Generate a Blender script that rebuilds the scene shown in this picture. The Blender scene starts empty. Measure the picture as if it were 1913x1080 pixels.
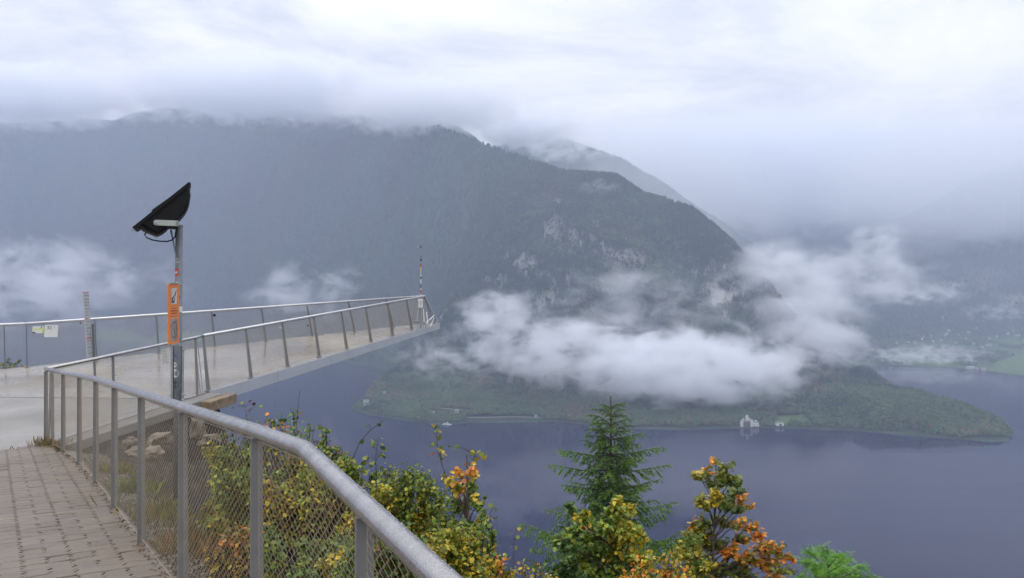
import bpy, math, random
import numpy as np
from mathutils import Vector, Matrix

random.seed(7)
RNG = np.random.default_rng(11)
SC = bpy.context.scene
COL = SC.collection

# ------------------------------------------------------------------ camera
F = 1400.0                      # focal length in photo pixels (photo 1913 x 1080)
cam_data = bpy.data.cameras.new("camera")
cam = bpy.data.objects.new("camera", cam_data)
COL.objects.link(cam)
cam_data.sensor_width = 36.0
cam_data.lens = 36.0 * F / 1913.0
cam_data.clip_start = 0.05
cam_data.clip_end = 40000
cam.location = (0, 0, 0)
cam.rotation_euler = (math.radians(90), 0, 0)
SC.camera = cam

# ------------------------------------------------------------------ render / exposure
SC.render.engine = 'CYCLES'
SC.view_settings.view_transform = 'Standard'
SC.view_settings.look = 'None'
SC.view_settings.gamma = 1.0
SC.view_settings.exposure = 0.03
SC.cycles.use_denoising = True
SC.cycles.max_bounces = 20
SC.cycles.diffuse_bounces = 3
SC.cycles.volume_bounces = 20
SC.cycles.transparent_max_bounces = 8
SC.cycles.volume_step_rate = 0.6
SC.cycles.volume_max_steps = 256
SC.cycles.sample_clamp_indirect = 4.0

SUN_EL, SUN_AZ = math.radians(52), math.radians(-35)

# ------------------------------------------------------------------ node helpers
def nn(nt, typ, **kw):
    n = nt.nodes.new(typ)
    for k, v in kw.items():
        setattr(n, k, v)
    return n
def lk(nt, a, b):
    nt.links.new(a, b)
def math_node(nt, op, a, b=None, clamp=False):
    n = nt.nodes.new('ShaderNodeMath'); n.operation = op; n.use_clamp = clamp
    for i, v in enumerate((a, b)):
        if v is None: continue
        if isinstance(v, (int, float)): n.inputs[i].default_value = v
        else: nt.links.new(v, n.inputs[i])
    return n.outputs[0]
def ramp(nt, fac, stops, interp='LINEAR'):
    n = nt.nodes.new('ShaderNodeValToRGB'); n.color_ramp.interpolation = interp
    cr = n.color_ramp
    while len(cr.elements) < len(stops): cr.elements.new(0.5)
    for e, (p, c) in zip(cr.elements, stops):
        e.position = p
        e.color = (c[0], c[1], c[2], 1) if not isinstance(c, (int, float)) else (c, c, c, 1)
    nt.links.new(fac, n.inputs[0])
    return n.outputs[0]
def mix(nt, fac, a, b, blend='MIX'):
    n = nt.nodes.new('ShaderNodeMix'); n.data_type = 'RGBA'; n.blend_type = blend
    for s, v in ((n.inputs[0], fac), (n.inputs[6], a), (n.inputs[7], b)):
        if isinstance(v, (int, float)): s.default_value = v
        elif isinstance(v, tuple): s.default_value = (v[0], v[1], v[2], 1)
        else: nt.links.new(v, s)
    return n.outputs[2]
def noise(nt, vec, scale, detail=4, rough=0.55, dist=0.0):
    n = nt.nodes.new('ShaderNodeTexNoise')
    n.inputs['Scale'].default_value = scale
    n.inputs['Detail'].default_value = detail
    n.inputs['Roughness'].default_value = rough
    n.inputs['Distortion'].default_value = dist
    if vec is not None: nt.links.new(vec, n.inputs['Vector'])
    return n.outputs['Fac']

# ------------------------------------------------------------------ world: overcast sky
world = bpy.data.worlds.new("World"); SC.world = world
world.use_nodes = True
wt = world.node_tree
wt.nodes.clear()
w_out = nn(wt, 'ShaderNodeOutputWorld')
w_bg = nn(wt, 'ShaderNodeBackground')
sky = nn(wt, 'ShaderNodeTexSky', sky_type='NISHITA')
sky.sun_disc = False; sky.sun_elevation = SUN_EL; sky.sun_rotation = -SUN_AZ
sky.air_density = 1.0; sky.dust_density = 2.0
w_bg.inputs[1].default_value = 0.10
tc = nn(wt, 'ShaderNodeTexCoord')
sx = nn(wt, 'ShaderNodeSeparateXYZ'); lk(wt, tc.outputs['Generated'], sx.inputs[0])
zc = math_node(wt, 'ADD', math_node(wt, 'MAXIMUM', sx.outputs[2], 0.0), 0.16)
cx = nn(wt, 'ShaderNodeCombineXYZ')
lk(wt, math_node(wt, 'DIVIDE', sx.outputs[0], zc), cx.inputs[0])
lk(wt, math_node(wt, 'DIVIDE', sx.outputs[1], zc), cx.inputs[1])
n1 = noise(wt, cx.outputs[0], 1.15, 9, 0.58, 0.5)
mp = nn(wt, 'ShaderNodeMapping'); mp.inputs['Location'].default_value = (4.3, 1.7, 0); lk(wt, cx.outputs[0], mp.inputs[0])
n2 = noise(wt, mp.outputs[0], 0.33, 3, 0.5, 0.2)
cl = math_node(wt, 'ADD', math_node(wt, 'MULTIPLY', n1, 0.78), math_node(wt, 'MULTIPLY', n2, 0.22))
# radiance x10 because the background strength is 0.1
cloud_col = ramp(wt, cl, [(0.36, (6.6, 6.85, 7.6)), (0.43, (8.4, 8.6, 9.2)), (0.50, (10.2, 10.35, 10.7)), (0.56, (11.7, 11.7, 11.8)), (0.64, (12.8, 12.7, 12.7))])
# an overcast sky is brightest overhead
oc_ = math_node(wt, 'ADD', math_node(wt, 'MULTIPLY', math_node(wt, 'MAXIMUM', sx.outputs[2], 0.0), 1.25), 0.78)
cloud_col = mix(wt, 1.0, cloud_col, oc_, 'MULTIPLY')
cover = ramp(wt, n1, [(0.20, 0.80), (0.38, 0.97)])
lk(wt, mix(wt, cover, sky.outputs[0], cloud_col), w_bg.inputs[0])
lk(wt, w_bg.outputs[0], w_out.inputs[0])

sun_d = bpy.data.lights.new("sun", 'SUN'); sun_d.energy = 0.6; sun_d.angle = math.radians(25)
sun_d.color = (1.0, 0.97, 0.92)
sun = bpy.data.objects.new("sun", sun_d); COL.objects.link(sun)
sun.rotation_euler = (math.radians(90) - SUN_EL, 0, SUN_AZ)
sun.location = (0, 0, 50)

# ------------------------------------------------------------------ object helpers
def P(px, py, Y):
    """point of the place seen at photo pixel (px, py), Y metres in front of the camera"""
    return ((px - 956.5) / F * Y, Y, -(py - 540.0) / F * Y)
def tag(o, label=None, cat=None, group=None, kind=None):
    if label: o['label'] = label
    if cat: o['category'] = cat
    if group: o['group'] = group
    if kind: o['kind'] = kind
    return o
def empty(name, loc=(0, 0, 0), label=None, cat=None, group=None):
    o = bpy.data.objects.new(name, None); COL.objects.link(o); o.location = loc
    return tag(o, label, cat, group)
class MB:
    """collects boxes, bars and tubes for ONE mesh object"""
    def __init__(s):
        s.v = []; s.f = []; s.m = []; s.c = []
    def add(s, vs, fs, mi=0, col=None):
        b = len(s.v)
        s.v.extend([tuple(p) for p in vs]); s.f.extend([tuple(i + b for i in f) for f in fs]); s.m.extend([mi] * len(fs))
        if col is not None: s.c.extend([col] * len(vs))
    def box(s, c, d, R=None, mi=0, taper=1.0):
        hx, hy, hz = d[0] / 2, d[1] / 2, d[2] / 2
        vs = []
        for z, t in ((-hz, 1.0), (hz, taper)):
            for x, y in ((-1, -1), (1, -1), (1, 1), (-1, 1)):
                p = Vector((x * hx * t, y * hy * t, z))
                if R is not None: p = R @ p
                vs.append(p + Vector(c))
        s.add(vs, [(0, 3, 2, 1), (4, 5, 6, 7), (0, 1, 5, 4), (1, 2, 6, 5), (2, 3, 7, 6), (3, 0, 4, 7)], mi)
    def tube(s, pts, r, n=8, mi=0, caps=True, col=None):
        pts = [Vector(p) for p in pts]
        rs = r if isinstance(r, (list, tuple)) else [r] * len(pts)
        vs = []
        up = Vector((0, 0, 1))
        for i, p in enumerate(pts):
            a = pts[max(i - 1, 0)]; b = pts[min(i + 1, len(pts) - 1)]
            d = (b - a).normalized()
            sd = d.cross(up)
            if sd.length < 1e-3: sd = Vector((1, 0, 0))
            sd.normalize(); u2 = sd.cross(d).normalized()
            if 0 < i < len(pts) - 1:      # mitre
                d1 = (p - a).normalized(); k = 1.0 / max(0.5, abs(d1.dot(d)))
            else: k = 1.0
            for j in range(n):
                t = 2 * math.pi * j / n
                vs.append(p + (sd * math.cos(t) * k + u2 * math.sin(t)) * rs[i])
        fs = []
        for i in range(len(pts) - 1):
            for j in range(n):
                fs.append((i * n + j, i * n + (j + 1) % n, (i + 1) * n + (j + 1) % n, (i + 1) * n + j))
        if caps:
            fs.append(tuple(range(n - 1, -1, -1))); fs.append(tuple((len(pts) - 1) * n + j for j in range(n)))
        s.add(vs, fs, mi, col)
    def strand(s, a, b, w, nrm, col=None):
        """three-sided thin wire"""
        a = Vector(a); b = Vector(b); d = (b - a).normalized(); q = d.cross(nrm).normalized()
        o = [q * w, nrm * w * 0.8 - q * w * 0.5, -nrm * w * 0.8 - q * w * 0.5]
        s.add([a + k for k in o] + [b + k for k in o], [(0, 1, 4, 3), (1, 2, 5, 4), (2, 0, 3, 5)], 0, col)
    def build(s, name, mat, parent=None, smooth=False, bevel=0.0):
        me = bpy.data.meshes.new(name)
        me.from_pydata(s.v, [], s.f)
        for m in (mat if isinstance(mat, (list, tuple)) else [mat]): me.materials.append(m)
        if len(set(s.m)) > 1: me.polygons.foreach_set('material_index', s.m)
        if smooth: me.polygons.foreach_set('use_smooth', [True] * len(s.f))
        if s.c and len(s.c) == len(s.v):
            ca = me.color_attributes.new('Tint', 'FLOAT_COLOR', 'POINT')
            ca.data.foreach_set('color', np.array([(c[0], c[1], c[2], 1.0) for c in s.c], dtype=np.float32).ravel())
        me.update()
        o = bpy.data.objects.new(name, me); COL.objects.link(o)
        if parent is not None: o.parent = parent
        if bevel:
            md = o.modifiers.new('bevel', 'BEVEL'); md.width = bevel; md.segments = 2; md.limit_method = 'ANGLE'
        return o
def obj_np(name, V, Fq, mat, parent=None, col=None, smooth=False):
    """mesh object from numpy arrays; Fq (n,3) or (n,4)"""
    me = bpy.data.meshes.new(name)
    k = Fq.shape[1]
    me.vertices.add(len(V)); me.vertices.foreach_set('co', np.ascontiguousarray(V, dtype=np.float32).ravel())
    me.loops.add(len(Fq) * k); me.loops.foreach_set('vertex_index', np.ascontiguousarray(Fq, dtype=np.int32).ravel())
    me.polygons.add(len(Fq)); me.polygons.foreach_set('loop_start', np.arange(0, len(Fq) * k, k, dtype=np.int32))
    me.polygons.foreach_set('loop_total', np.full(len(Fq), k, dtype=np.int32))
    me.polygons.foreach_set('use_smooth', np.full(len(Fq), smooth))
    me.update(calc_edges=True)
    if col is not None:
        ca = me.color_attributes.new('Tint', 'FLOAT_COLOR', 'POINT')
        ca.data.foreach_set('color', np.concatenate([col, np.ones((len(V), 1))], 1).astype(np.float32).ravel())
    me.materials.append(mat)
    o = bpy.data.objects.new(name, me); COL.objects.link(o)
    if parent is not None: o.parent = parent
    return o

# ------------------------------------------------------------------ materials
def new_mat(name):
    m = bpy.data.materials.new(name); m.use_nodes = True
    nt = m.node_tree; b = nt.nodes['Principled BSDF']
    return m, nt, b
def pos_vec(nt, kind='Object'):
    if kind == 'World':
        g = nt.nodes.new('ShaderNodeNewGeometry'); return g.outputs['Position']
    t = nt.nodes.new('ShaderNodeTexCoord'); return t.outputs[kind]
def bump(nt, b, h, strength=0.3, dist=0.01):
    n = nt.nodes.new('ShaderNodeBump'); n.inputs['Strength'].default_value = strength; n.inputs['Distance'].default_value = dist
    nt.links.new(h, n.inputs['Height']); nt.links.new(n.outputs[0], b.inputs['Normal'])
def simple(name, col, rough=0.6, metal=0.0, var=0.12, scale=6.0, bumps=0.0, bscale=60):
    m, nt, b = new_mat(name)
    v = pos_vec(nt, 'World')
    n = noise(nt, v, scale, 5, 0.6)
    c0 = tuple(max(0, x * (1 - var)) for x in col); c1 = tuple(min(1, x * (1 + var)) for x in col)
    lk(nt, ramp(nt, n, [(0.3, c0), (0.7, c1)]), b.inputs['Base Color'])
    lk(nt, ramp(nt, noise(nt, v, scale * 3, 3), [(0.3, max(0.02, rough - 0.1)), (0.7, min(1, rough + 0.1))]), b.inputs['Roughness'])
    b.inputs['Metallic'].default_value = metal
    if bumps: bump(nt, b, noise(nt, v, bscale, 4), bumps, 0.004)
    return m
def tinted(name, rough=0.6, trans=0.0, amt=0.25, scale=3.0, spec=0.5):
    m, nt, b = new_mat(name)
    a = nn(nt, 'ShaderNodeAttribute'); a.attribute_name = 'Tint'
    v = pos_vec(nt, 'World')
    n = noise(nt, v, scale, 4, 0.6)
    k = ramp(nt, n, [(0.3, 1 - amt), (0.7, 1 + amt)])
    c = mix(nt, 1.0, a.outputs['Color'], k, 'MULTIPLY')
    lk(nt, c, b.inputs['Base Color'])
    b.inputs['Roughness'].default_value = rough
    b.inputs['Specular IOR Level'].default_value = spec
    if trans > 0:
        tr = nn(nt, 'ShaderNodeBsdfTranslucent'); lk(nt, c, tr.inputs[0])
        ms = nn(nt, 'ShaderNodeMixShader'); ms.inputs[0].default_value = trans
        lk(nt, b.outputs[0], ms.inputs[1]); lk(nt, tr.outputs[0], ms.inputs[2])
        lk(nt, ms.outputs[0], nt.nodes['Material Output'].inputs[0])
    return m

M = {}
M['post'] = simple('grey_painted_steel', (0.19, 0.19, 0.19), 0.5, 0.15, 0.10, 9, 0.15, 90)
M['galv'] = simple('galvanised_steel', (0.33, 0.35, 0.37), 0.42, 0.5, 0.18, 14)
M['pole'] = simple('dull_galvanised_pole', (0.15, 0.165, 0.185), 0.5, 0.3, 0.2, 10)
M['wire'] = simple('stainless_wire', (0.34, 0.28, 0.20), 0.45, 0.35, 0.12, 20)
M['fascia'] = simple('light_steel_fascia', (0.40, 0.42, 0.45), 0.42, 0.2, 0.08, 2.0)
M['black'] = simple('black_plastic', (0.006, 0.006, 0.008), 0.6, 0, 0.2, 8)
M['black'].node_tree.nodes['Principled BSDF'].inputs['Specular IOR Level'].default_value = 0.2
M['orange'] = simple('orange_enamel', (0.72, 0.20, 0.022), 0.45, 0, 0.06, 20)
M['white'] = simple('white_enamel', (0.62, 0.62, 0.60), 0.5, 0, 0.08, 20)
M['boardwhite'] = simple('dull_white_board', (0.42, 0.42, 0.41), 0.55, 0, 0.08, 20)
M['ink'] = simple('black_ink', (0.03, 0.03, 0.035), 0.6)
M['greyink'] = simple('grey_ink', (0.22, 0.23, 0.25), 0.6)
M['red'] = simple('red_print', (0.55, 0.05, 0.03), 0.5)
M['lime'] = simple('lime_print', (0.50, 0.62, 0.06), 0.5)
M['yellow'] = simple('yellow_print', (0.7, 0.5, 0.05), 0.5)
M['blueink'] = simple('violet_blue_print', (0.05, 0.045, 0.22), 0.5)
M['greenink'] = simple('green_print', (0.12, 0.4, 0.25), 0.5)
M['bark'] = simple('brown_bark', (0.065, 0.045, 0.032), 0.85, 0, 0.3, 30, 0.4, 120)
M['drop'] = simple('water_drop', (0.50, 0.51, 0.53), 0.04, 0.55, 0.02, 5)
# wet rail: brushed steel with beads of rain
def rail_mat():
    m, nt, b = new_mat('wet_brushed_steel')
    v = pos_vec(nt, 'World')
    n = noise(nt, v, 12, 5, 0.6)
    lk(nt, ramp(nt, n, [(0.3, (0.36, 0.345, 0.335)), (0.7, (0.50, 0.48, 0.47))]), b.inputs['Base Color'])
    b.inputs['Metallic'].default_value = 0.9
    vo = nn(nt, 'ShaderNodeTexVoronoi'); vo.inputs['Scale'].default_value = 210; lk(nt, v, vo.inputs['Vector'])
    d = ramp(nt, vo.outputs['Distance'], [(0.12, 1.0), (0.42, 0.0)])
    lk(nt, ramp(nt, d, [(0.0, 0.24), (1.0, 0.10)]), b.inputs['Roughness'])
    bump(nt, b, d, 0.35, 0.002)
    return m
M['rail'] = rail_mat()
M['rail_far'] = simple('brushed_steel', (0.60, 0.60, 0.61), 0.36, 0.7, 0.08, 8)
def concrete(name, c0, c1, scale, wet=True, r0=0.28, r1=0.6, bs=0.25, stain=(0.6, 0.55, 0.5)):
    m, nt, b = new_mat(name)
    v = pos_vec(nt, 'World')
    big = noise(nt, v, scale, 5, 0.55, 0.4); fine = noise(nt, v, scale * 30, 6, 0.7)
    grain = noise(nt, v, scale * 160, 3, 0.6)
    c = ramp(nt, big, [(0.35, c0), (0.65, c1)])
    c = mix(nt, ramp(nt, fine, [(0.35, 0.5), (0.7, 0.0)]), c, mix(nt, 1.0, c, stain, 'MULTIPLY'))
    c = mix(nt, 0.7, c, ramp(nt, grain, [(0.3, 0.72), (0.7, 1.28)]), 'MULTIPLY')
    lk(nt, c, b.inputs['Base Color'])
    if wet:
        w = noise(nt, v, scale * 0.8, 4, 0.6, 0.6)
        lk(nt, ramp(nt, w, [(0.42, r0), (0.6, r1)]), b.inputs['Roughness'])
    else: b.inputs['Roughness'].default_value = 0.8
    bump(nt, b, grain, bs, 0.004)
    return m
M['plaza'] = concrete('damp_pale_asphalt', (0.20, 0.193, 0.185), (0.29, 0.278, 0.262), 0.5, True, 0.3, 0.55)
M['deck'] = concrete('wet_deck_concrete', (0.15, 0.128, 0.10), (0.32, 0.295, 0.25), 0.4, True, 0.07, 0.42)
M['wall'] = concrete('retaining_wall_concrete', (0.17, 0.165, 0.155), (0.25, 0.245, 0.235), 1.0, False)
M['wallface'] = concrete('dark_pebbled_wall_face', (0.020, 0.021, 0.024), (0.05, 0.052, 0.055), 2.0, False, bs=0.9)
M['brownblock'] = concrete('stained_brown_concrete', (0.16, 0.115, 0.075), (0.27, 0.21, 0.15), 5.0, False)
M['rock'] = concrete('limestone_rock', (0.12, 0.10, 0.08), (0.30, 0.25, 0.19), 4.0, False, bs=0.9)
M['joint'] = simple('paving_joint_dirt', (0.055, 0.045, 0.036), 0.9, 0, 0.3, 40, 0.6, 120)
def paver_mat():
    m, nt, b = new_mat('brown_grey_paver')
    v = pos_vec(nt, 'World')
    oi = nn(nt, 'ShaderNodeObjectInfo')
    a = nn(nt, 'ShaderNodeAttribute'); a.attribute_name = 'Tint'
    big = noise(nt, v, 1.1, 4, 0.6); grain = noise(nt, v, 210, 4, 0.7); mid = noise(nt, v, 18, 4, 0.65)
    c = ramp(nt, big, [(0.3, (0.150, 0.117, 0.083)), (0.7, (0.190, 0.157, 0.122))])
    c = mix(nt, 1.0, c, ramp(nt, oi.outputs['Random'], [(0.0, (0.86, 0.86, 0.88)), (0.5, (0.99, 0.98, 0.98)), (1.0, (1.10, 1.07, 1.05))]), 'MULTIPLY')
    c = mix(nt, 1.0, c, ramp(nt, mid, [(0.3, 0.84), (0.7, 1.10)]), 'MULTIPLY')
    c = mix(nt, 1.0, c, ramp(nt, grain, [(0.3, 0.78), (0.7, 1.2)]), 'MULTIPLY')
    lk(nt, c, b.inputs['Base Color'])
    lk(nt, ramp(nt, mid, [(0.3, 0.28), (0.7, 0.6)]), b.inputs['Roughness'])
    bump(nt, b, grain, 0.35, 0.003)
    return m
M['paver'] = paver_mat()
def slope_mat():
    m, nt, b = new_mat('stony_soil_slope')
    v = pos_vec(nt, 'World')
    n = noise(nt, v, 5, 6, 0.65); g = noise(nt, v, 55, 5, 0.7)
    c = ramp(nt, n, [(0.35, (0.035, 0.03, 0.022)), (0.5, (0.045, 0.04, 0.03)), (0.62, (0.085, 0.075, 0.06))])
    c = mix(nt, 1.0, c, ramp(nt, g, [(0.3, 0.5), (0.7, 1.5)]), 'MULTIPLY')
    lk(nt, c, b.inputs['Base Color']); b.inputs['Roughness'].default_value = 0.9
    bump(nt, b, g, 0.9, 0.03)
    return m
M['slope'] = slope_mat()
M['leaf'] = tinted('autumn_leaves', 0.42, 0.30, 0.12, 1.5, 0.5)
M['needle'] = tinted('spruce_needles', 0.5, 0.12, 0.2, 3.0, 0.4)
M['litter'] = tinted('dead_leaf_litter', 0.8, 0.0, 0.2, 8.0)
M['stones'] = tinted('grey_gravel', 0.8, 0.0, 0.25, 20.0)
M['forest'] = tinted('forest_trees', 0.85, 0.0, 0.3, 0.012, 0.15)

# ------------------------------------------------------------------ numpy noise
_perm = RNG.permutation(1024)
_val = RNG.random(1024)
def vnoise(x, y, s=0):
    xi = np.floor(x).astype(np.int64); yi = np.floor(y).astype(np.int64)
    fx = x - xi; fy = y - yi
    fx = fx * fx * (3 - 2 * fx); fy = fy * fy * (3 - 2 * fy)
    def h(a, b): return _val[_perm[(_perm[(a + s * 57) % 1024] + b) % 1024]]
    return (h(xi, yi) * (1 - fx) + h(xi + 1, yi) * fx) * (1 - fy) + (h(xi, yi + 1) * (1 - fx) + h(xi + 1, yi + 1) * fx) * fy
def fbm(x, y, octv=5, s=0, gain=0.5):
    t = 0; a = 1; n = 0
    for i in range(octv):
        t = t + a * (vnoise(x, y, s + i) - 0.5); n += a; a *= gain; x = x * 2.03 + 11.3; y = y * 2.03 + 5.7
    return t / n * 2

# ================================================================== LARGE LANDSCAPE
LAKE = -350.0
def lake_pt(px, py):
    Y = -LAKE * F / (py - 540.0)
    return ((px - 956.5) / F * Y, Y)
def ground_pt(px, D): return ((px - 956.5) / F * D, D)

shore = [lake_pt(*p) for p in [(654, 763), (690, 776), (760, 786), (830, 794), (870, 790), (950, 786), (1040, 787), (1110, 796), (1180, 800),
        (1280, 801), (1360, 800), (1440, 800), (1500, 801), (1600, 805), (1700, 813), (1790, 821), (1850, 826), (1882, 823), (1893, 812)]]
shore += [ground_pt(1880, 1880), ground_pt(1800, 2080), ground_pt(1700, 2260), ground_pt(1620, 2450), ground_pt(1565, 2800)]
shore += [lake_pt(*p) for p in [(1560, 680), (1606, 682), (1700, 685), (1780, 687), (1850, 693), (1913, 702), (2000, 708), (2200, 715)]]
shore += [(6000, 2900), (9500, 9500), (-9500, 9500), (-6500, 4000)]
shore += [lake_pt(*p) for p in [(-300, 642), (0, 645), (120, 638), (260, 640), (420, 650), (560, 662), (650, 678), (700, 686), (745, 694), (750, 700),
        (738, 710), (715, 722), (690, 738), (668, 752)]]
SH = np.array(shore)
def seg_dist(x, y, a, b):
    dx, dy = b[0] - a[0], b[1] - a[1]
    L = dx * dx + dy * dy + 1e-9
    t = np.clip(((x - a[0]) * dx + (y - a[1]) * dy) / L, 0, 1)
    return np.hypot(x - (a[0] + t * dx), y - (a[1] + t * dy)), t
def poly_sd(x, y, poly):
    """signed distance, positive inside"""
    d = np.full(x.shape, 1e9); ins = np.zeros(x.shape, bool)
    n = len(poly)
    for i in range(n):
        a = poly[i]; b = poly[(i + 1) % n]
        s, _ = seg_dist(x, y, a, b); d = np.minimum(d, s)
        if a[1] != b[1]:
            c = ((a[1] > y) != (b[1] > y)) & (x < (b[0] - a[0]) * (y - a[1]) / (b[1] - a[1]) + a[0])
            ins ^= c
    return np.where(ins, d, -d)
def R3(px, py, D, off=0): 
    X, Y, Z = P(px, py, D); return (X, Y, Z + off)
ridges = [
    # near headland mountain
    dict(p=[R3(700, 250, 4300), R3(820, 232, 3900), R3(950, 280, 3500), R3(1050, 312, 3250), R3(1150, 318, 3100), R3(1200, 352, 3030), R3(1290, 378, 2920),
            R3(1350, 428, 2830), R3(1390, 485, 2760), R3(1408, 535, 2720), R3(1418, 620, 2650), R3(1450, 690, 2500)], s=0.84, off=-14),
    # spur on its left side running down to the shore
    dict(p=[R3(1000, 345, 3180), R3(930, 430, 2950), R3(880, 520, 2750), R3(830, 600, 2580), R3(790, 680, 2400)], s=0.8, off=-25),
    # low wooded tongue into the lake
    dict(p=[R3(1440, 665, 2500), R3(1520, 684, 2330), R3(1600, 712, 2160), R3(1700, 727, 2040), R3(1790, 750, 1950), R3(1850, 776, 1870), R3(1880, 800, 1820)], s=0.40, off=-6),
    # second crest behind
    dict(p=[R3(985, 238, 5700), R3(1020, 246, 5600), R3(1075, 262, 5500), R3(1160, 292, 5300), R3(1250, 352, 5150), R3(1330, 408, 5050), R3(1400, 452, 4950), R3(1480, 520, 4800), R3(1560, 600, 4650)], s=0.72, off=-12),
    # long wall on the left
    dict(p=[R3(-500, 205, 5900), R3(-200, 222, 5900), R3(0, 228, 5800), R3(150, 222, 5700), R3(212, 220, 5650), R3(248, 198, 5620), R3(325, 191, 5600), R3(420, 205, 5500), R3(600, 208, 5200), R3(780, 218, 4700), R3(860, 235, 4300)], s=0.84, off=-10),
    # wall buttresses
    dict(p=[R3(330, 230, 5500), R3(310, 400, 5150), R3(290, 560, 4800), R3(280, 645, 4550)], s=0.7, off=-30),
    dict(p=[R3(560, 240, 5100), R3(540, 400, 4750), R3(520, 560, 4400), R3(500, 650, 4300)], s=0.7, off=-30),
    dict(p=[R3(700, 260, 4600), R3(720, 420, 4250), R3(700, 560, 3950), R3(680, 665, 3700)], s=0.7, off=-30),
    dict(p=[R3(60, 240, 5700), R3(80, 400, 5300), R3(100, 560, 4900), R3(100, 645, 4650)], s=0.7, off=-30),
    dict(p=[R3(-200, 240, 5700), R3(-180, 450, 5200), R3(-150, 600, 4800)], s=0.7, off=-30),
    # right side: hazy slopes beyond the village
    dict(p=[R3(2300, 250, 6300), R3(2050, 290, 6200), R3(1913, 312, 6100), R3(1820, 335, 6100), R3(1745, 420, 6000), R3(1660, 520, 5900), R3(1600, 590, 5800)], s=0.6, off=0),
    dict(p=[R3(1100, 300, 8300), R3(1250, 300, 8200), R3(1400, 320, 8200), R3(1560, 300, 8200), R3(1700, 320, 8200), R3(1850, 290, 8200)], s=0.6, off=0),
    dict(p=[R3(1540, 575, 4700), R3(1640, 583, 4650), R3(1720, 592, 4600), R3(1800, 618, 4500), R3(1850, 634, 4450)], s=0.35, off=0),
]
def H_at(x, y, detail=True):
    sd = poly_sd(x, y, SH)
    sdn = sd + fbm(x / 60, y / 60, 3, 5) * 9
    base = np.where(sdn > 0, LAKE + np.minimum(2 + sdn * 0.10, 26) + np.maximum(sdn - 240, 0) * 0.012, LAKE + np.maximum(sdn * 0.35, -25))
    best = np.full(x.shape, -1e4)
    for k, r in enumerate(ridges):
        bd = np.full(x.shape, 1e9); bh = np.zeros(x.shape)
        pts = r['p']
        wx = x + fbm(x / 330, y / 330, 3, 20 + k) * 55; wy = y + fbm(x / 330, y / 330, 3, 40 + k) * 55
        s0, _ = seg_dist(x, y, pts[0], pts[1])
        hh = np.full(x.shape, -1e4); wgt = None
        for a, b in zip(pts[:-1], pts[1:]):
            # blend the unwarped distance near the crest (keeps the skyline) with the warped one further down
            d0, t = seg_dist(x, y, a, b); d1, t1 = seg_dist(wx, wy, a, b)
            w = np.clip(d0 / 250, 0, 1)
            d = d0 * (1 - w) + d1 * w
            h = a[2] + (b[2] - a[2]) * t + r['off'] - r['s'] * d
            hh = np.maximum(hh, h)
            bd = np.minimum(bd, d0)
        amp = np.clip(bd / 300, 0.04, 1)
        if detail:
            rid = 1 - np.abs(fbm(x / 150 + y / 900, y / 150, 5, 60 + k))*2
            hh = hh + amp * (fbm(x / 230, y / 230, 5, 80 + k) * 80 + (rid - 0.6) * 48)
            hh = hh + fbm(x / 38, y / 38, 3, 90) * 7 * np.clip(amp * 3, 0.3, 1)
        best = np.maximum(best, hh)
    m = np.clip((sdn + 4) / 60, 0, 1)
    mount = LAKE - 30 + (best - (LAKE - 30)) * (0.0 + 1.0 * m)
    # soft foot
    h = np.where(sdn > 0, np.maximum(base, np.where(best > LAKE, np.minimum(best, LAKE + 4 + sdn * 0.75 + np.maximum(sdn - 140, 0) * (1.0 + 1.2 * np.clip((y - 2900) / 500, 0, 1)) + fbm(x / 160, y / 160, 4, 7) * np.clip(sdn, 0, 60)), -1e4)), base)
    return h, sd

def in_poly(x, y, pl): return poly_sd(x, y, pl) > 0
meadows = [
    [lake_pt(1598, 662), lake_pt(1640, 655), lake_pt(1655, 646), lake_pt(1640, 637), lake_pt(1600, 633), lake_pt(1575, 640)],
    [lake_pt(1840, 694), lake_pt(1920, 703), lake_pt(1990, 700), lake_pt(1930, 672), lake_pt(1870, 682)],
    [lake_pt(1870, 655), lake_pt(1930, 660), lake_pt(1950, 644), lake_pt(1890, 640)],
    [lake_pt(1445, 797), lake_pt(1520, 798), lake_pt(1500, 785), lake_pt(1450, 786)],
    [lake_pt(160, 637.5), lake_pt(420, 648), lake_pt(380, 643), lake_pt(150, 634.5)],
]
NA, ND = 860, 330
az = np.linspace(math.radians(-43), math.radians(43), NA)
DD = 1600 * (9300 / 1600) ** (np.linspace(0, 1, ND) ** 1.05)
A2, D2 = np.meshgrid(az, DD)
TX = np.tan(A2) * D2; TY = D2
TH, TSD = H_at(TX, TY)
gy = np.gradient(TH, axis=0) / np.gradient(TY, axis=0)
gx = np.gradient(TH, axis=1) / np.gradient(TX, axis=1)
steep = np.hypot(gx, gy)
col = np.zeros(TH.shape + (3,))
rk = np.clip((steep - np.where(TY > 3400, 1.6, 1.02)) * 2.2 + fbm(TX / 90, TH / 60, 4, 33) * 1.4 - 0.45, 0, 1)
rk2 = np.clip(fbm(TX / 46, TH / 18 + TY / 70, 4, 37) * 3.6 - 1.25, 0, 1) * np.clip((steep - 0.55) * 3, 0, 1)
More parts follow.
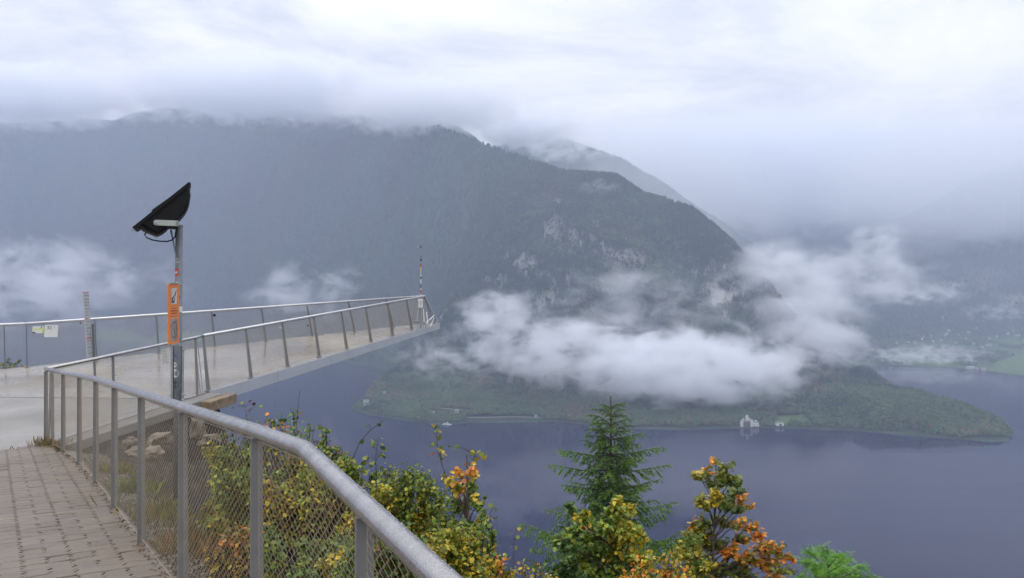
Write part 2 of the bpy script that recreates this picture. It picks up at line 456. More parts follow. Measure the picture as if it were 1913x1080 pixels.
# pale cliff at the right-hand end of the headland mountain
cliff = np.clip(1 - np.hypot((TX / TY * F + 956.5 - 1345) / 55, (540 - TH / TY * F - 555) / 60), 0, 1) * (TY < 3100)
rk2 = np.clip(rk2 + cliff * (fbm(TX / 30, TH / 22, 4, 39) * 3 + 0.9), 0, 1)
rk2 = np.maximum(rk2, np.where(TY > 3600, np.clip(fbm(TX / 260, TH / 120 + TY / 300, 4, 137) * 4 - 0.9, 0, 1) * np.clip((700 - TH) / 500, 0, 1), 0))
rock = np.maximum(rk * 0.6, rk2) * np.where((TX / TY * F + 956.5 < 1015) & (TY > 2850), 0.15, 1.0) * np.where((TX / TY * F + 956.5 > 1440) & (TY < 2600), 0.1, 1.0) * np.clip(1 - (TY - 3200) / 900, 0.55, 1)
fg = np.stack([0.022 + 0.02 * fbm(TX / 120, TY / 120, 3, 3), 0.040 + 0.015 * fbm(TX / 100, TY / 100, 3, 4), 0.030 + 0 * TX], -1)
rc = np.array([0.24, 0.23, 0.215])
col = fg * (1 - rock[..., None]) + rc * rock[..., None]
mead = np.zeros(TH.shape)
for pl in meadows: mead = np.maximum(mead, np.clip(poly_sd(TX, TY, pl) / 12 + 0.5, 0, 1) * (TH < LAKE + 75))
flat = (TY > 3000) & (TX > 1300) & (TSD > 0) & (TH < LAKE + 60)
mix_f = np.where(flat, np.clip(fbm(TX / 130, TY / 200, 4, 13) * 2.2 + 0.7, 0, 1), 0) * 0.8
gcol = np.array([0.075, 0.125, 0.045])
col = col * (1 - np.maximum(mead, mix_f))[..., None] + gcol * np.maximum(mead, mix_f)[..., None]
beach = (TSD > -4) & (TSD < 7)
col[beach] = col[beach] * 0.5 + np.array([0.045, 0.055, 0.035]) * 0.5
V = np.stack([TX, TY, TH], -1).reshape(-1, 3)
idx = np.arange(NA * ND).reshape(ND, NA)
Q = np.stack([idx[:-1, :-1], idx[:-1, 1:], idx[1:, 1:], idx[1:, :-1]], -1).reshape(-1, 4)
# drop quads that lie on the lake bed far from the land
keep = (TSD[:-1, :-1] > -60).reshape(-1) 
Q = Q[keep]
used = np.unique(Q); remap = -np.ones(len(V), int); remap[used] = np.arange(len(used))
M['terrain'] = tinted('mountain_ground', 0.9, 0.0, 0.3, 0.03, 0.1)
terr = obj_np('mountains', V[used], remap[Q], M['terrain'], col=np.clip(col.reshape(-1, 3)[used], 0.01, 1), smooth=True)
tag(terr, kind='structure')

# lake
def water_mat():
    m, nt, b = new_mat('lake_water')
    v = pos_vec(nt, 'World')
    n = noise(nt, v, 0.004, 4, 0.6, 1.0)
    lk(nt, ramp(nt, n, [(0.3, (0.006, 0.009, 0.036)), (0.7, (0.010, 0.014, 0.048))]), b.inputs['Base Color'])
    mpw = nn(nt, 'ShaderNodeMapping'); mpw.inputs['Scale'].default_value = (0.0012, 0.011, 1); mpw.inputs['Rotation'].default_value = (0, 0, 0.12); lk(nt, v, mpw.inputs[0])
    st = noise(nt, mpw.outputs[0], 1.0, 6, 0.65, 0.8)
    lk(nt, ramp(nt, st, [(0.38, 0.03), (0.52, 0.07), (0.62, 0.16)]), b.inputs['Roughness'])
    b.inputs['IOR'].default_value = 1.333; b.inputs['Specular IOR Level'].default_value = 0.13
    rp = noise(nt, v, 0.22, 3, 0.6)
    bump(nt, b, rp, 0.03, 0.6)
    return m
M['water'] = water_mat()
lk_m = MB()
lk_m.add([(-12000, -900, LAKE), (12000, -900, LAKE), (12000, 9600, LAKE), (-12000, 9600, LAKE)], [(0, 1, 2, 3)])
lake = lk_m.build('lake_water', M['water']); tag(lake, kind='structure')
# shallow greenish shelf along the near shore, a thin tinted layer on the lake surface
def shelf(name, pts, width):
    mb = MB()
    pts = [Vector((p[0], p[1], 0)) for p in pts]
    n = len(pts)
    inn = []; out = []
    for i, p in enumerate(pts):
        t = i / (n - 1); w = width * math.sin(math.pi * t) ** 0.6 * (0.8 + 0.4 * random.random())
        out.append((p.x, p.y - w - 1, LAKE + 0.02)); inn.append((p.x, p.y + 14, LAKE + 0.02))
    mb.add(inn + out, [(i, i + 1, n + i + 1, n + i) for i in range(n - 1)])
    return mb
def shallow_mat():
    m, nt, b = new_mat('shallow_water')
    b.inputs['Base Color'].default_value = (0.05, 0.085, 0.06, 1); b.inputs['Roughness'].default_value = 0.16; b.inputs['IOR'].default_value = 1.333
    bump(nt, b, noise(nt, pos_vec(nt, 'World'), 0.22, 3, 0.6), 0.12, 0.6)
    return m
M['shallow'] = shallow_mat()
for pts, w in (([lake_pt(*q) for q in [(850, 790), (900, 788), (960, 786), (1020, 786), (1060, 789)]], 26),
               ([lake_pt(*q) for q in [(1120, 797), (1190, 800), (1260, 801), (1330, 800), (1400, 800)]], 20)):
    o = shelf('shallow_water', pts, w).build('shallow_water', M['shallow']); tag(o, kind='structure')

# forest on the mountains: tens of thousands of small trees, one mass
VILL = [(210, 505), (300, 525), (380, 512), (440, 550), (560, 578), (290, 610), (340, 618), (440, 615), (530, 606), (270, 626), (345, 630), (400, 600), (480, 628), (520, 450), (625, 452), (680, 435), (740, 448), (815, 445), (960, 458), (1075, 420), (1400, 452), (1490, 488), (1555, 468), (1370, 708), (1430, 712), (1505, 720), (1640, 692)]
CLEAR = [(1378, 1422, 788, 803), (1445, 1472, 789, 806), (676, 694, 753, 764), (713, 723, 733, 742), (846, 862, 769, 779), (868, 1012, 777, 789), (804, 815, 770, 779), (820, 878, 765, 774)] + \
        [(1560 + a / 5.42 - 5, 1560 + a / 5.42 + 5, 560 + b / 5.42 - 1.5, 560 + b / 5.42 + 4) for a, b in VILL]
def forest(name, N, Dmin, Dmax, azr, hgt, accept=None, seed=1):
    r = np.random.default_rng(seed)
    a = r.uniform(azr[0], azr[1], N); d = np.sqrt(r.uniform(Dmin ** 2, Dmax ** 2, N))
    x = np.tan(a) * d; y = d
    # nearest grid sample of the terrain mesh for height and steepness
    ia = np.clip(((a - az[0]) / (az[1] - az[0])).astype(int), 0, NA - 2)
    fa = (a - az[ia]) / (az[1] - az[0])
    idd = np.clip(np.searchsorted(DD, d) - 1, 0, ND - 2); fd = (d - DD[idd]) / (DD[idd + 1] - DD[idd])
    z = (TH[idd, ia] * (1 - fa) + TH[idd, ia + 1] * fa) * (1 - fd) + (TH[idd + 1, ia] * (1 - fa) + TH[idd + 1, ia + 1] * fa) * fd
    g = gy[idd, ia]; rr = rock[idd, ia]; md = np.maximum(mead[idd, ia], mix_f[idd, ia] * 1.3); sdv = TSD[idd, ia]
    ok = (z > LAKE + 1.2) & (sdv > 3) & (md < 0.4) & (r.random(N) > rr * 1.15) & (g > (z / d) - 0.12)
    qx = x / y * F + 956.5; qy = 540 - z / y * F
    for (a0_, a1_, b0_, b1_) in CLEAR: ok &= ~((qx > a0_) & (qx < a1_) & (qy > b0_) & (qy < b1_))
    x, y, z, sdv = x[ok], y[ok], z[ok], sdv[ok]
    n = len(x)
    dec = (fbm(x / 140, y / 140, 3, 71) + r.normal(0, 0.35, n) + np.where(z < LAKE + 70, 0.45, -0.25)) > 0.12
    h = hgt * r.uniform(0.55, 1.15, n) * np.where(dec, 0.85, 1.0)
    h *= np.clip(0.5 + sdv / 40, 0.5, 1)
    w = np.where(dec, h * 0.42, h * 0.22) * r.uniform(0.8, 1.25, n)
    k = 5
    th = r.uniform(0, 6.28, n)[:, None] + np.arange(k)[None] * 2 * np.pi / k
    jit = r.uniform(0.75, 1.25, (n, k))
    lo = np.where(dec, 0.42, 0.10) * h
    ringx = x[:, None] + np.cos(th) * w[:, None] * jit; ringy = y[:, None] + np.sin(th) * w[:, None] * jit
    ringz = z[:, None] + lo[:, None] + r.uniform(-0.06, 0.06, (n, k)) * h[:, None]
    r2 = np.where(dec, 0.72, 0.38)
    th2 = th + np.pi / k
    rx2 = x[:, None] + np.cos(th2) * (w * r2)[:, None] * jit; ry2 = y[:, None] + np.sin(th2) * (w * r2)[:, None] * jit
    rz2 = z[:, None] + (np.where(dec, 0.82, 0.58) * h)[:, None] + r.uniform(-0.04, 0.04, (n, k)) * h[:, None]
    top = np.stack([x, y, z + h], -1)[:, None, :]
    bot = np.stack([x, y, z - 1.0], -1)[:, None, :]
    VV = np.concatenate([bot, np.stack([ringx, ringy, ringz], -1), np.stack([rx2, ry2, rz2], -1), top], 1)  # n, 12, 3
    fs = []
    for i in range(k):
        j = (i + 1) % k
        fs += [(1 + i, 1 + j, 6 + i), (1 + j, 6 + j, 6 + i), (6 + i, 6 + j, 11)] if Dmin < 3000 else [(1 + i, 1 + j, 11)]
    fs = np.array(fs)
    FF = (fs[None] + (np.arange(n) * 12)[:, None, None]).reshape(-1, 3)
    cg = np.array([0.018, 0.042, 0.030]); cd = np.array([0.042, 0.070, 0.030]); cb = np.array([0.085, 0.068, 0.040])
    t = r.random(n)[:, None]
    u = (fbm(x / 90, y / 90, 3, 75) * 1.2 + r.normal(0, 0.3, n))[:, None]
    c = np.where(dec[:, None], cd * (0.8 + 0.5 * t), cg * (0.75 + 0.6 * t))
    c = np.where(dec[:, None] & (u > 0.42), cb * (0.7 + 0.5 * t), c)
    CC = np.repeat(c[:, None, :], 12, 1).reshape(-1, 3)
    o = obj_np(name, VV.reshape(-1, 3), FF, M['forest'], col=CC)
    print(name, n)
    return o
R = math.radians
o = forest('forest', 176000, 1750, 3350, (R(-14), R(36)), 15, seed=3)
tag(o, 'dense mixed forest covering the near headland mountain and its wooded tongue', 'forest', kind='stuff')
o = forest('forest', 150000, 3300, 6300, (R(-37), R(36)), 20, seed=4)
tag(o, 'hazy blue green forest on the far valley walls', 'forest', kind='stuff')

# ------------------------------------------------------------------ haze and fog
def haze_box():
    mb = MB()
    x0, x1, y0, y1, z0, z1 = -11000, 11000, -600, 9450, LAKE - 30, 1560
    mb.add([(x0, y0, z0), (x1, y0, z0), (x1, y1, z0), (x0, y1, z0), (x0, y0, z1), (x1, y0, z1), (x1, y1, z1), (x0, y1, z1)],
           [(0, 3, 2, 1), (4, 5, 6, 7), (0, 1, 5, 4), (1, 2, 6, 5), (2, 3, 7, 6), (3, 0, 4, 7)])
    m = bpy.data.materials.new('haze'); m.use_nodes = True; nt = m.node_tree; nt.nodes.clear()
    o = nn(nt, 'ShaderNodeOutputMaterial'); v = nn(nt, 'ShaderNodeVolumePrincipled')
    v.inputs['Color'].default_value = (0.70, 0.785, 1.0, 1)
    v.inputs['Density'].default_value = 0.000126
    v.inputs['Anisotropy'].default_value = 0.2
    lk(nt, v.outputs[0], o.inputs['Volume'])
    ob = mb.build('haze', m); tag(ob, kind='stuff')
    return ob
haze_box()
def fog(label, px, py, D, rx, rz, dens, depth=None, seed=0, nscale=None, rough=0.62, k=2.7, bias=0.0, core=0.24, group=None):
    """one bank of low cloud: an ellipsoid of uneven thin water mist"""
    rx *= 1.25; rz *= 1.3; c = P(px, py, D); sxr = rx * D / F; szr = rz * D / F; syr = (depth or min(sxr, 260)) * 1.2
    nscale = nscale or 1.0 / max(szr, 1) * 1.9
    import bmesh
    bm = bmesh.new(); bmesh.ops.create_icosphere(bm, subdivisions=3, radius=1.0)
    me = bpy.data.meshes.new('low_cloud'); bm.to_mesh(me); bm.free()
    m = bpy.data.materials.new('mist'); m.use_nodes = True; nt = m.node_tree; nt.nodes.clear()
    o = nn(nt, 'ShaderNodeOutputMaterial'); v = nn(nt, 'ShaderNodeVolumePrincipled')
    v.inputs['Color'].default_value = (0.97, 0.98, 1.0, 1); v.inputs['Anisotropy'].default_value = 0.35
    t = nn(nt, 'ShaderNodeTexCoord'); ln = nn(nt, 'ShaderNodeVectorMath', operation='LENGTH'); lk(nt, t.outputs['Object'], ln.inputs[0])
    g = nn(nt, 'ShaderNodeNewGeometry'); mpp = nn(nt, 'ShaderNodeMapping'); lk(nt, g.outputs['Position'], mpp.inputs[0])
    mpp.inputs['Location'].default_value = (seed * 13.7, seed * 5.1, 0)
    mpp.inputs['Scale'].default_value = (nscale * 0.75, nscale * 0.75, nscale * 1.25)
    nz = noise(nt, mpp.outputs[0], 1.0, 7, rough, 0.45)
    fall = math_node(nt, 'SUBTRACT', 1.0, ln.outputs[1])
    env = math_node(nt, 'MULTIPLY', fall, 2.0, True)
    thr = math_node(nt, 'SUBTRACT', 0.60 + bias, math_node(nt, 'MULTIPLY', env, core))
    body = math_node(nt, 'MULTIPLY', math_node(nt, 'SUBTRACT', nz, thr), k * 2.0)
    body = math_node(nt, 'MULTIPLY', math_node(nt, 'MAXIMUM', body, 0.0), env)
    body = math_node(nt, 'MINIMUM', body, 1.0)
    lk(nt, math_node(nt, 'MULTIPLY', body, dens * 2.6), v.inputs['Density'])
    lk(nt, v.outputs[0], o.inputs['Volume'])
    me.materials.append(m)
    try: m.cycles.volume_step_rate = 1.0
    except Exception: pass
    ob = bpy.data.objects.new('low_cloud', me); COL.objects.link(ob)
    ob.location = c; ob.scale = (sxr, syr, szr)
    tag(ob, label, 'cloud', group, 'stuff')
    return ob
fog('thick white fog bank lying along the foot of the headland mountain', 1300, 685, 2020, 225, 74, 0.0125, 150, 1, core=0.23)
fog('white fog rolling over the slope left of the thick bank', 1085, 655, 2080, 195, 66, 0.0085, 150, 2, core=0.19)
fog('rounded white puff rising above the end of the viewing platform', 930, 600, 2150, 90, 62, 0.0095, 110, 3, core=0.19)
fog('thin grey mist trailing between platform tip and rounded puff', 850, 665, 2150, 130, 50, 0.005, 120, 4, core=0.14)
fog('tall pale cloud plume rising beside the cliff end of the mountain', 1478, 570, 2500, 140, 105, 0.0048, 200, 5, core=0.19)
fog('cloud shelf drifting off the plume towards the valley', 1620, 515, 2700, 135, 62, 0.0034, 200, 6, core=0.18)
fog('cloud tuft on top of the pale plume', 1640, 445, 2600, 60, 36, 0.004, 120, 21, core=0.14)
fog('torn cloud tongue reaching right from the plume', 1700, 548, 2750, 120, 26, 0.004, 150, 22, core=0.14)
fog('cloud hugging the shoulder of the cliff', 1440, 500, 2600, 85, 60, 0.0035, 120, 23)
fog('mist bridging the plume and the thick bank', 1510, 640, 2350, 110, 60, 0.006, 120, 24)
fog('faint mist around the wooded neck behind the fog bank', 1530, 660, 2350, 120, 55, 0.005, 130, 7, core=0.14)
fog('thin veil hanging in front of the brown cliff face', 1200, 560, 2350, 220, 75, 0.0022, 160, 8, core=0.14)
fog('flat patch of mist over the lakeside village', 1735, 664, 3450, 130, 22, 0.0055, 160, 9, core=0.14)
fog('small mist patch above the far end of the valley', 1860, 586, 4600, 80, 20, 0.003, 200, 10, core=0.14)
fog('broad torn cloud drifting across the left valley wall', 70, 530, 3300, 260, 90, 0.0042, 260, 11, bias=0.0, core=0.14)
fog('wispy cloud scrap above the platform railing', 565, 545, 3300, 105, 60, 0.0042, 150, 12, bias=0.0, core=0.14)
fog('small cloud shred right of the wispy scrap', 645, 528, 3300, 45, 38, 0.003, 90, 13, core=0.14)
fog('small cloud caught between the two mountain crests', 1060, 278, 3800, 100, 30, 0.004, 120, 14, core=0.17)
fog('little cloud on the shoulder of the headland mountain', 1120, 348, 2850, 50, 18, 0.0014, 80, 15, core=0.14)
fog('cloud lid over the outer end of the left valley wall', 40, 176, 4600, 270, 62, 0.0070, 340, 16, nscale=1 / 95, k=2.4, core=0.24)
fog('ragged cloud lid hiding the top of the left valley wall', 500, 164, 4500, 330, 66, 0.0070, 340, 26, nscale=1 / 90, k=2.4, core=0.25)
fog('cloud lid over the top right of the left valley wall', 800, 194, 3900, 210, 54, 0.0065, 260, 17, nscale=1 / 75, k=2.4, core=0.26)
fog('cloud scarf hiding the tip of the second crest', 975, 238, 4300, 120, 40, 0.0090, 200, 27, nscale=1 / 60, k=2.4, core=0.28)
fog('thin veil between the headland mountain and the second crest', 1230, 380, 4300, 260, 130, 0.0005, 260, 28, core=0.5)
fog('cloud lid spreading over the right of the valley', 1480, 315, 6800, 520, 125, 0.0026, 500, 18, nscale=1 / 200, k=2.0, core=0.36)
fog('cloud lid hiding the top of the right valley slope', 1850, 345, 5200, 360, 130, 0.0011, 400, 19, nscale=1 / 200, k=2.0, core=0.45)

# ================================================================== PATH, PLAZA, DECK
def path_z(Y): return -1.73 - 0.075 * (Y - 3.2)
def deck_z(X, Y): return -2.34 - 0.003 * (X + 7.09) + 0.0845 * (Y - 11.4)
FD = Vector((-0.571, 0.821, 0)).normalized()        # along the near railing, away from the camera
FN = Vector((0.821, 0.571, 0)).normalized()         # across it, towards the lake
# near railing: foot points (X, Y) and rail heights
near_posts = [(-7.09, 11.40), (-6.30, 10.52), (-5.41, 9.37), (-4.51, 8.12), (-3.655, 6.89), (-2.80, 5.66), (-1.945, 4.43), (-1.09, 3.20)]
near_rail = [(-7.13, 11.47, -1.225), (-6.30, 10.52, -1.175), (-5.41, 9.37, -1.08), (-4.51, 8.12, -0.975), (-3.655, 6.89, -0.882), (-2.80, 5.66, -0.792),
             (-1.945, 4.43, -0.700), (-1.09, 3.20, -0.607), (-0.745, 2.70, -0.578), (-0.156, 1.55, -0.592), (0.42, 0.42, -0.60)]
extra_posts = [(-0.40, 2.03), (0.22, 0.81)]
CORNER = Vector((-7.09, 11.4)); RB = Vector((-6.05, 15.0)); TIP = Vector((-2.57, 25.5)); AB = Vector((-11.25, 17.35))

# near hillside, one sheet falling away outside the path and the plaza
edge_poly = [(60, -40), (6, -3), (0.50, 0.42), (-0.03, 1.60), (-0.63, 2.75), (-0.98, 3.27), (-4.40, 8.19), (-5.30, 9.42), (-6.2, 10.57), (-6.72, 11.4), (-5.75, 14.85), (-6.6, 15.3),
             (-11.35, 17.6), (-14, 16.9), (-20, 16.6), (-60, 16), (-60, -40)]
ax = np.concatenate([np.linspace(-60, -16, 14), np.linspace(-15.6, 10, 150), np.linspace(11, 60, 24), np.linspace(80, 700, 10)])
ay = np.concatenate([np.linspace(-60, -6, 10), np.linspace(-5, 22, 150), np.linspace(23, 60, 18), np.linspace(75, 640, 12)])
GX, GY = np.meshgrid(ax, ay)
sdl = poly_sd(GX, GY, edge_poly)
def near_ground(x, y, sd):
    base = np.where(y < 11.4, path_z(np.maximum(y, 1.0)), deck_z(x, y)) - 0.10
    base = np.where(y > 20, deck_z(x, np.full_like(y, 20.0)) - 0.1, base)
    out = np.maximum(-sd, 0)
    drop = np.where(out < 0.42, out * 0.12, 0.05 + np.minimum(out - 0.42, 0.75) * 1.9 + np.maximum(out - 1.17, 0) * 0.62) + np.maximum(out - 6, 0) * 0.5
    n = fbm(x / 1.3, y / 1.3, 4, 101) * np.clip(out, 0, 1.2) * 0.28
    z = base - drop + n
    # behind the retaining wall the ground lies lower
    wallside = (out > 0) & (x < -5.0) & (y > 11.0)
    z = z - np.where(wallside, np.clip((y - 11.0) * 0.35, 0, 1.0), 0)
    return np.maximum(z, LAKE - 5)
GZ = near_ground(GX, GY, sdl)
ni, nj = GX.shape
gid = np.arange(ni * nj).reshape(ni, nj)
GQ = np.stack([gid[:-1, :-1], gid[:-1, 1:], gid[1:, 1:], gid[1:, :-1]], -1).reshape(-1, 4)
hs = obj_np('hillside', np.stack([GX, GY, GZ], -1).reshape(-1, 3), GQ, M['slope'], smooth=True); tag(hs, kind='structure')
def gz(x, y):
    X = np.array([x], float); Y = np.array([y], float)
    return float(near_ground(X, Y, poly_sd(X, Y, edge_poly))[0])

# paved path: a dirt bed with interlocking stones laid on it
mb = MB()
bed = [(-7.02, 11.28), (-6.25, 10.45), (-5.38, 9.32), (-4.48, 8.07), (-1.06, 3.16), (-0.72, 2.62), (-0.13, 1.5), (0.44, 0.4), (0.5, -3), (-6, -3), (-9, 4), (-9.0, 9.6), (-7.45, 10.2), (-7.2, 10.75)]
mb.add([(x, y, path_z(y) - 0.022) for x, y in bed], [tuple(range(len(bed)))])
path = mb.build('path', M['joint']); tag(path, kind='structure')
def zig(v, amp=0.017, per=0.074):
    t = (v / per) % 1.0
    return amp * (4 * abs(t - 0.5) - 1)
CW, H1, H2 = 0.285, 0.135, 0.165
O0 = Vector((-1.06, 3.16, 0))
fence_poly = [(-7.0, 11.25), (-6.22, 10.42), (-5.35, 9.28), (-4.47, 8.05), (-1.08, 3.16), (-0.72, 2.62), (-0.2, 1.6), (-3.0, -1), (-12, 6), (-9.0, 9.65), (-7.45, 10.22), (-7.18, 10.78)]
stones = []
def stone(u0, u1, v0, v1, zl, zr):
    """outline in (u across, v along); zl / zr: zigzag left / right end"""
    g = 0.0038
    nvv = max(2, int(round((v1 - v0) / 0.0185)))
    L = []; Rr = []
    for i in range(nvv + 1):
        v = v0 + g + (v1 - v0 - 2 * g) * i / nvv
        L.append((u0 + g + (zig(v) if zl else 0), v)); Rr.append((u1 - g + (zig(v) if zr else 0), v))
    return L + Rr[::-1]
row = 0; v = -1.2
while v < 10.5:
    h = H1 if row % 2 == 0 else H2
    for cidx in range(-16, 1):
        u0 = cidx * CW + 0.10; u1 = u0 + CW
        cells = [(u0, u1)] if row % 2 == 0 else [(u0, u0 + CW * 0.5), (u0 + CW * 0.5, u1)]
        for a, b_ in cells:
            if a > -0.03: continue
            b_ = min(b_, 0.045)
            if b_ > -0.05: b_ = 0.045
            cpt = O0 + FD * (v + h / 2) + FN * ((a + b_) / 2)
            if poly_sd(np.array([cpt.x]), np.array([cpt.y]), fence_poly)[0] < -0.04: continue
            if cpt.y < 2.4: continue
            px = 956.5 + cpt.x / cpt.y * F; py = 540 - path_z(cpt.y) / cpt.y * F
            vis = (px > -25 and py < 1110)
            if px < -330 or py > 1500: continue
            stones.append((vis, cpt.length, a, b_, v, h))
    v += h; row += 1
stones.sort(key=lambda q: (not q[0], q[1]))
def stone_geo(mb, a, b_, v, h, c, rr):
    ol = stone(a, b_, v, v + h, True, True)
    ctr = O0 + FD * (v + h / 2) + FN * ((a + b_) / 2)
    dz = rr.uniform(-0.0025, 0.0025); tx = rr.uniform(-0.006, 0.006); ty = rr.uniform(-0.006, 0.006)
    top = []; bev = []; low = []
    um = (a + b_) / 2; vm = v + h / 2
    for (uu, vv) in ol:
        for lst, ins, zz in ((top, 0.0045, 0.0), (bev, 0.0, -0.005), (low, 0.0, -0.03)):
            u2 = uu - math.copysign(ins, uu - um); v2 = vv - math.copysign(ins, vv - vm)
            p = O0 + FD * v2 + FN * u2
            lst.append((p.x - c.x, p.y - c.y, path_z(p.y) + zz + dz + tx * (u2 - um) * 5 + ty * (v2 - vm) * 5 - c.z))
    n = len(ol)
    mb.add(top + bev + low, [tuple(range(n))] + [(n + i, n + (i + 1) % n, (i + 1) % n, i) for i in range(n)] + [(2 * n + i, 2 * n + (i + 1) % n, n + (i + 1) % n, n + i) for i in range(n)])
rr = random.Random(5)
rest = MB()
for i, (vis, dist, a, b_, v, h) in enumerate(stones):
    if i < 300 and vis:
        c = O0 + FD * (v + h / 2) + FN * ((a + b_) / 2); c.z = path_z(c.y)
        m1 = MB(); stone_geo(m1, a, b_, v, h, c, rr)
        # outline runs clockwise or counter-clockwise: both fine, normals point up
        o = m1.build('paving_stone', M['paver'], path); o.location = c
    else:
        stone_geo(rest, a, b_, v, h, Vector((0, 0, 0)), rr)
if rest.v:
    o = rest.build('paving_stone', M['paver'], path); tag(o, kind='stuff')
print('stones', len(stones), sum(1 for q in stones if q[0]))

# pale plaza beyond the pavers (same plane as the deck)
mb = MB()
pl = [(-7.05, 11.36), (-7.0, 11.15), (-7.22, 10.72), (-7.48, 10.15), (-9.0, 9.6), (-14, 9.0), (-30, 8), (-30, 16.4), (-14.2, 16.75), (-11.35, 17.25), (-11.25, 17.3), (-8.95, 14.15), (-7.6, 14.2)]
pl = [(-7.05, 11.36), (-7.02, 11.18), (-7.22, 10.74), (-7.48, 10.17), (-9.0, 9.62), (-14, 9.0), (-30, 8), (-30, 16.4), (-14.2, 16.75), (-11.75, 17.15), (-10.75, 14.42), (-6.22, 14.30)]
mb.add([(x, y, deck_z(x, y)) for x, y in pl] + [(x, y, deck_z(x, y) - 0.3) for x, y in pl],
       [tuple(range(len(pl)))[::-1]] + [(i, (i + 1) % len(pl), len(pl) + (i + 1) % len(pl), len(pl) + i) for i in range(len(pl))])
plaza = mb.build('plaza', M['plaza']); tag(plaza, kind='structure')

# cantilevered viewing platform
plat = empty('viewing_platform', (-6.5, 16.5, -2.0), 'long pointed viewing platform with pale concrete deck jutting out over the lake', 'viewing platform')
def child_of(o, root):
    o.parent = root; o.matrix_parent_inverse = Matrix.Translation(-Vector(root.location)); return o
dk = [(-10.72, 14.435), (-6.19, 14.315), (-6.03, 14.9), (-2.50, 25.35), (-2.72, 25.60), (-11.30, 17.42), (-11.72, 17.16)]
mb = MB()
n = len(dk)
mb.add([(x, y, deck_z(x, y) + 0.004) for x, y in dk] + [(x, y, deck_z(x, y) - 0.12) for x, y in dk],
       [tuple(range(n)), tuple(range(2 * n - 1, n - 1, -1))] + [(i, n + i, n + (i + 1) % n, (i + 1) % n) for i in range(n)])
child_of(mb.build('deck', M['deck']), plat)
# expansion joint strip where deck and plaza meet
mb = MB()
mb.add([(-10.74, 14.43, deck_z(-10.7, 14.4) + 0.008), (-6.2, 14.31, deck_z(-6.2, 14.3) + 0.008), (-6.2, 14.35, deck_z(-6.2, 14.35) + 0.008), (-10.74, 14.47, deck_z(-10.7, 14.45) + 0.008)], [(0, 1, 2, 3)])
child_of(mb.build('expansion_joint', M['galv']), plat)
def fascia(pa, pb, ha, hb, out, segs, name):
    pa = Vector(pa); pb = Vector(pb)
    for i in range(segs):
        t0 = i / segs + (0.0006 if i else 0); t1 = (i + 1) / segs - 0.0006
        mb = MB(); vs = []
        for t in (t0, t1):
            p = pa.lerp(pb, t); h = ha + (hb - ha) * t; z = deck_z(p.x, p.y) + 0.012
            for dx, dz in ((0.003, 0), (0.023, 0), (0.023, -h), (-0.10, -h), (-0.10, -h + 0.015), (0.003, -h + 0.015)):
                vs.append((p.x + out.x * dx, p.y + out.y * dx, z + dz))
        fs = [(j, (j + 1) % 6, 6 + (j + 1) % 6, 6 + j) for j in range(6)] + [tuple(range(5, -1, -1)), tuple(range(6, 12))]
        mb.add(vs, fs)
        child_of(mb.build(name, M['fascia']), plat)
rd = (Vector((-2.50, 25.35)) - Vector((-6.03, 14.9))).normalized(); rout = Vector((rd.y, -rd.x))
ld = (Vector((-2.72, 25.60)) - Vector((-11.30, 17.42))).normalized(); lout = Vector((-ld.y, ld.x))
fascia((-6.03, 14.9), (-2.50, 25.35), 0.255, 0.19, rout, 5, 'edge_beam')
fascia((-11.30, 17.42), (-2.72, 25.60), 0.255, 0.19, lout, 5, 'edge_beam')
# end plate
mb = MB(); mb.box((-2.60, 25.50, deck_z(-2.6, 25.5) - 0.095), (0.03, 0.34, 0.19), Matrix.Rotation(math.radians(-48), 3, 'Z'))
child_of(mb.build('end_plate', M['fascia']), plat)

# retaining wall from the corner to the platform root, stained block at its end
wall = empty('retaining_wall', (-6.5, 13, -2.6), 'concrete retaining wall with dark pebbled face under the side railing', 'wall')
wd = (RB - CORNER).normalized(); wo = Vector((wd.y, -wd.x))
a0 = CORNER + wd * 0.0 + wo * 0.03; a1 = RB - wd * 0.1 + wo * 0.03
def wallbox(p0, p1, o0, o1, z0f, z1f, mat, name):
    mb = MB(); vs = []
    for p in (p0, p1):
        for o_, zf in ((o0, z1f), (o1, z1f), (o1, z0f), (o0, z0f)):
            q = p + wo * o_; vs.append((q.x, q.y, deck_z(p.x, p.y) + zf))
    mb.add(vs, [(3, 2, 1, 0), (4, 5, 6, 7), (0, 1, 5, 4), (1, 2, 6, 5), (2, 3, 7, 6), (3, 0, 4, 7)])
    o = mb.build(name, mat, bevel=0.012); child_of(o, wall); return o
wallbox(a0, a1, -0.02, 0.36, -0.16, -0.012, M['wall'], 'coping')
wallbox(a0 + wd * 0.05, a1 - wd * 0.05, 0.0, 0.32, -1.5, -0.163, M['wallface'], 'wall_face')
wallbox(RB - wd * 0.75, RB + wd * 0.02, 0.375, 0.62, -0.22, -0.03, M['brownblock'], 'end_block')

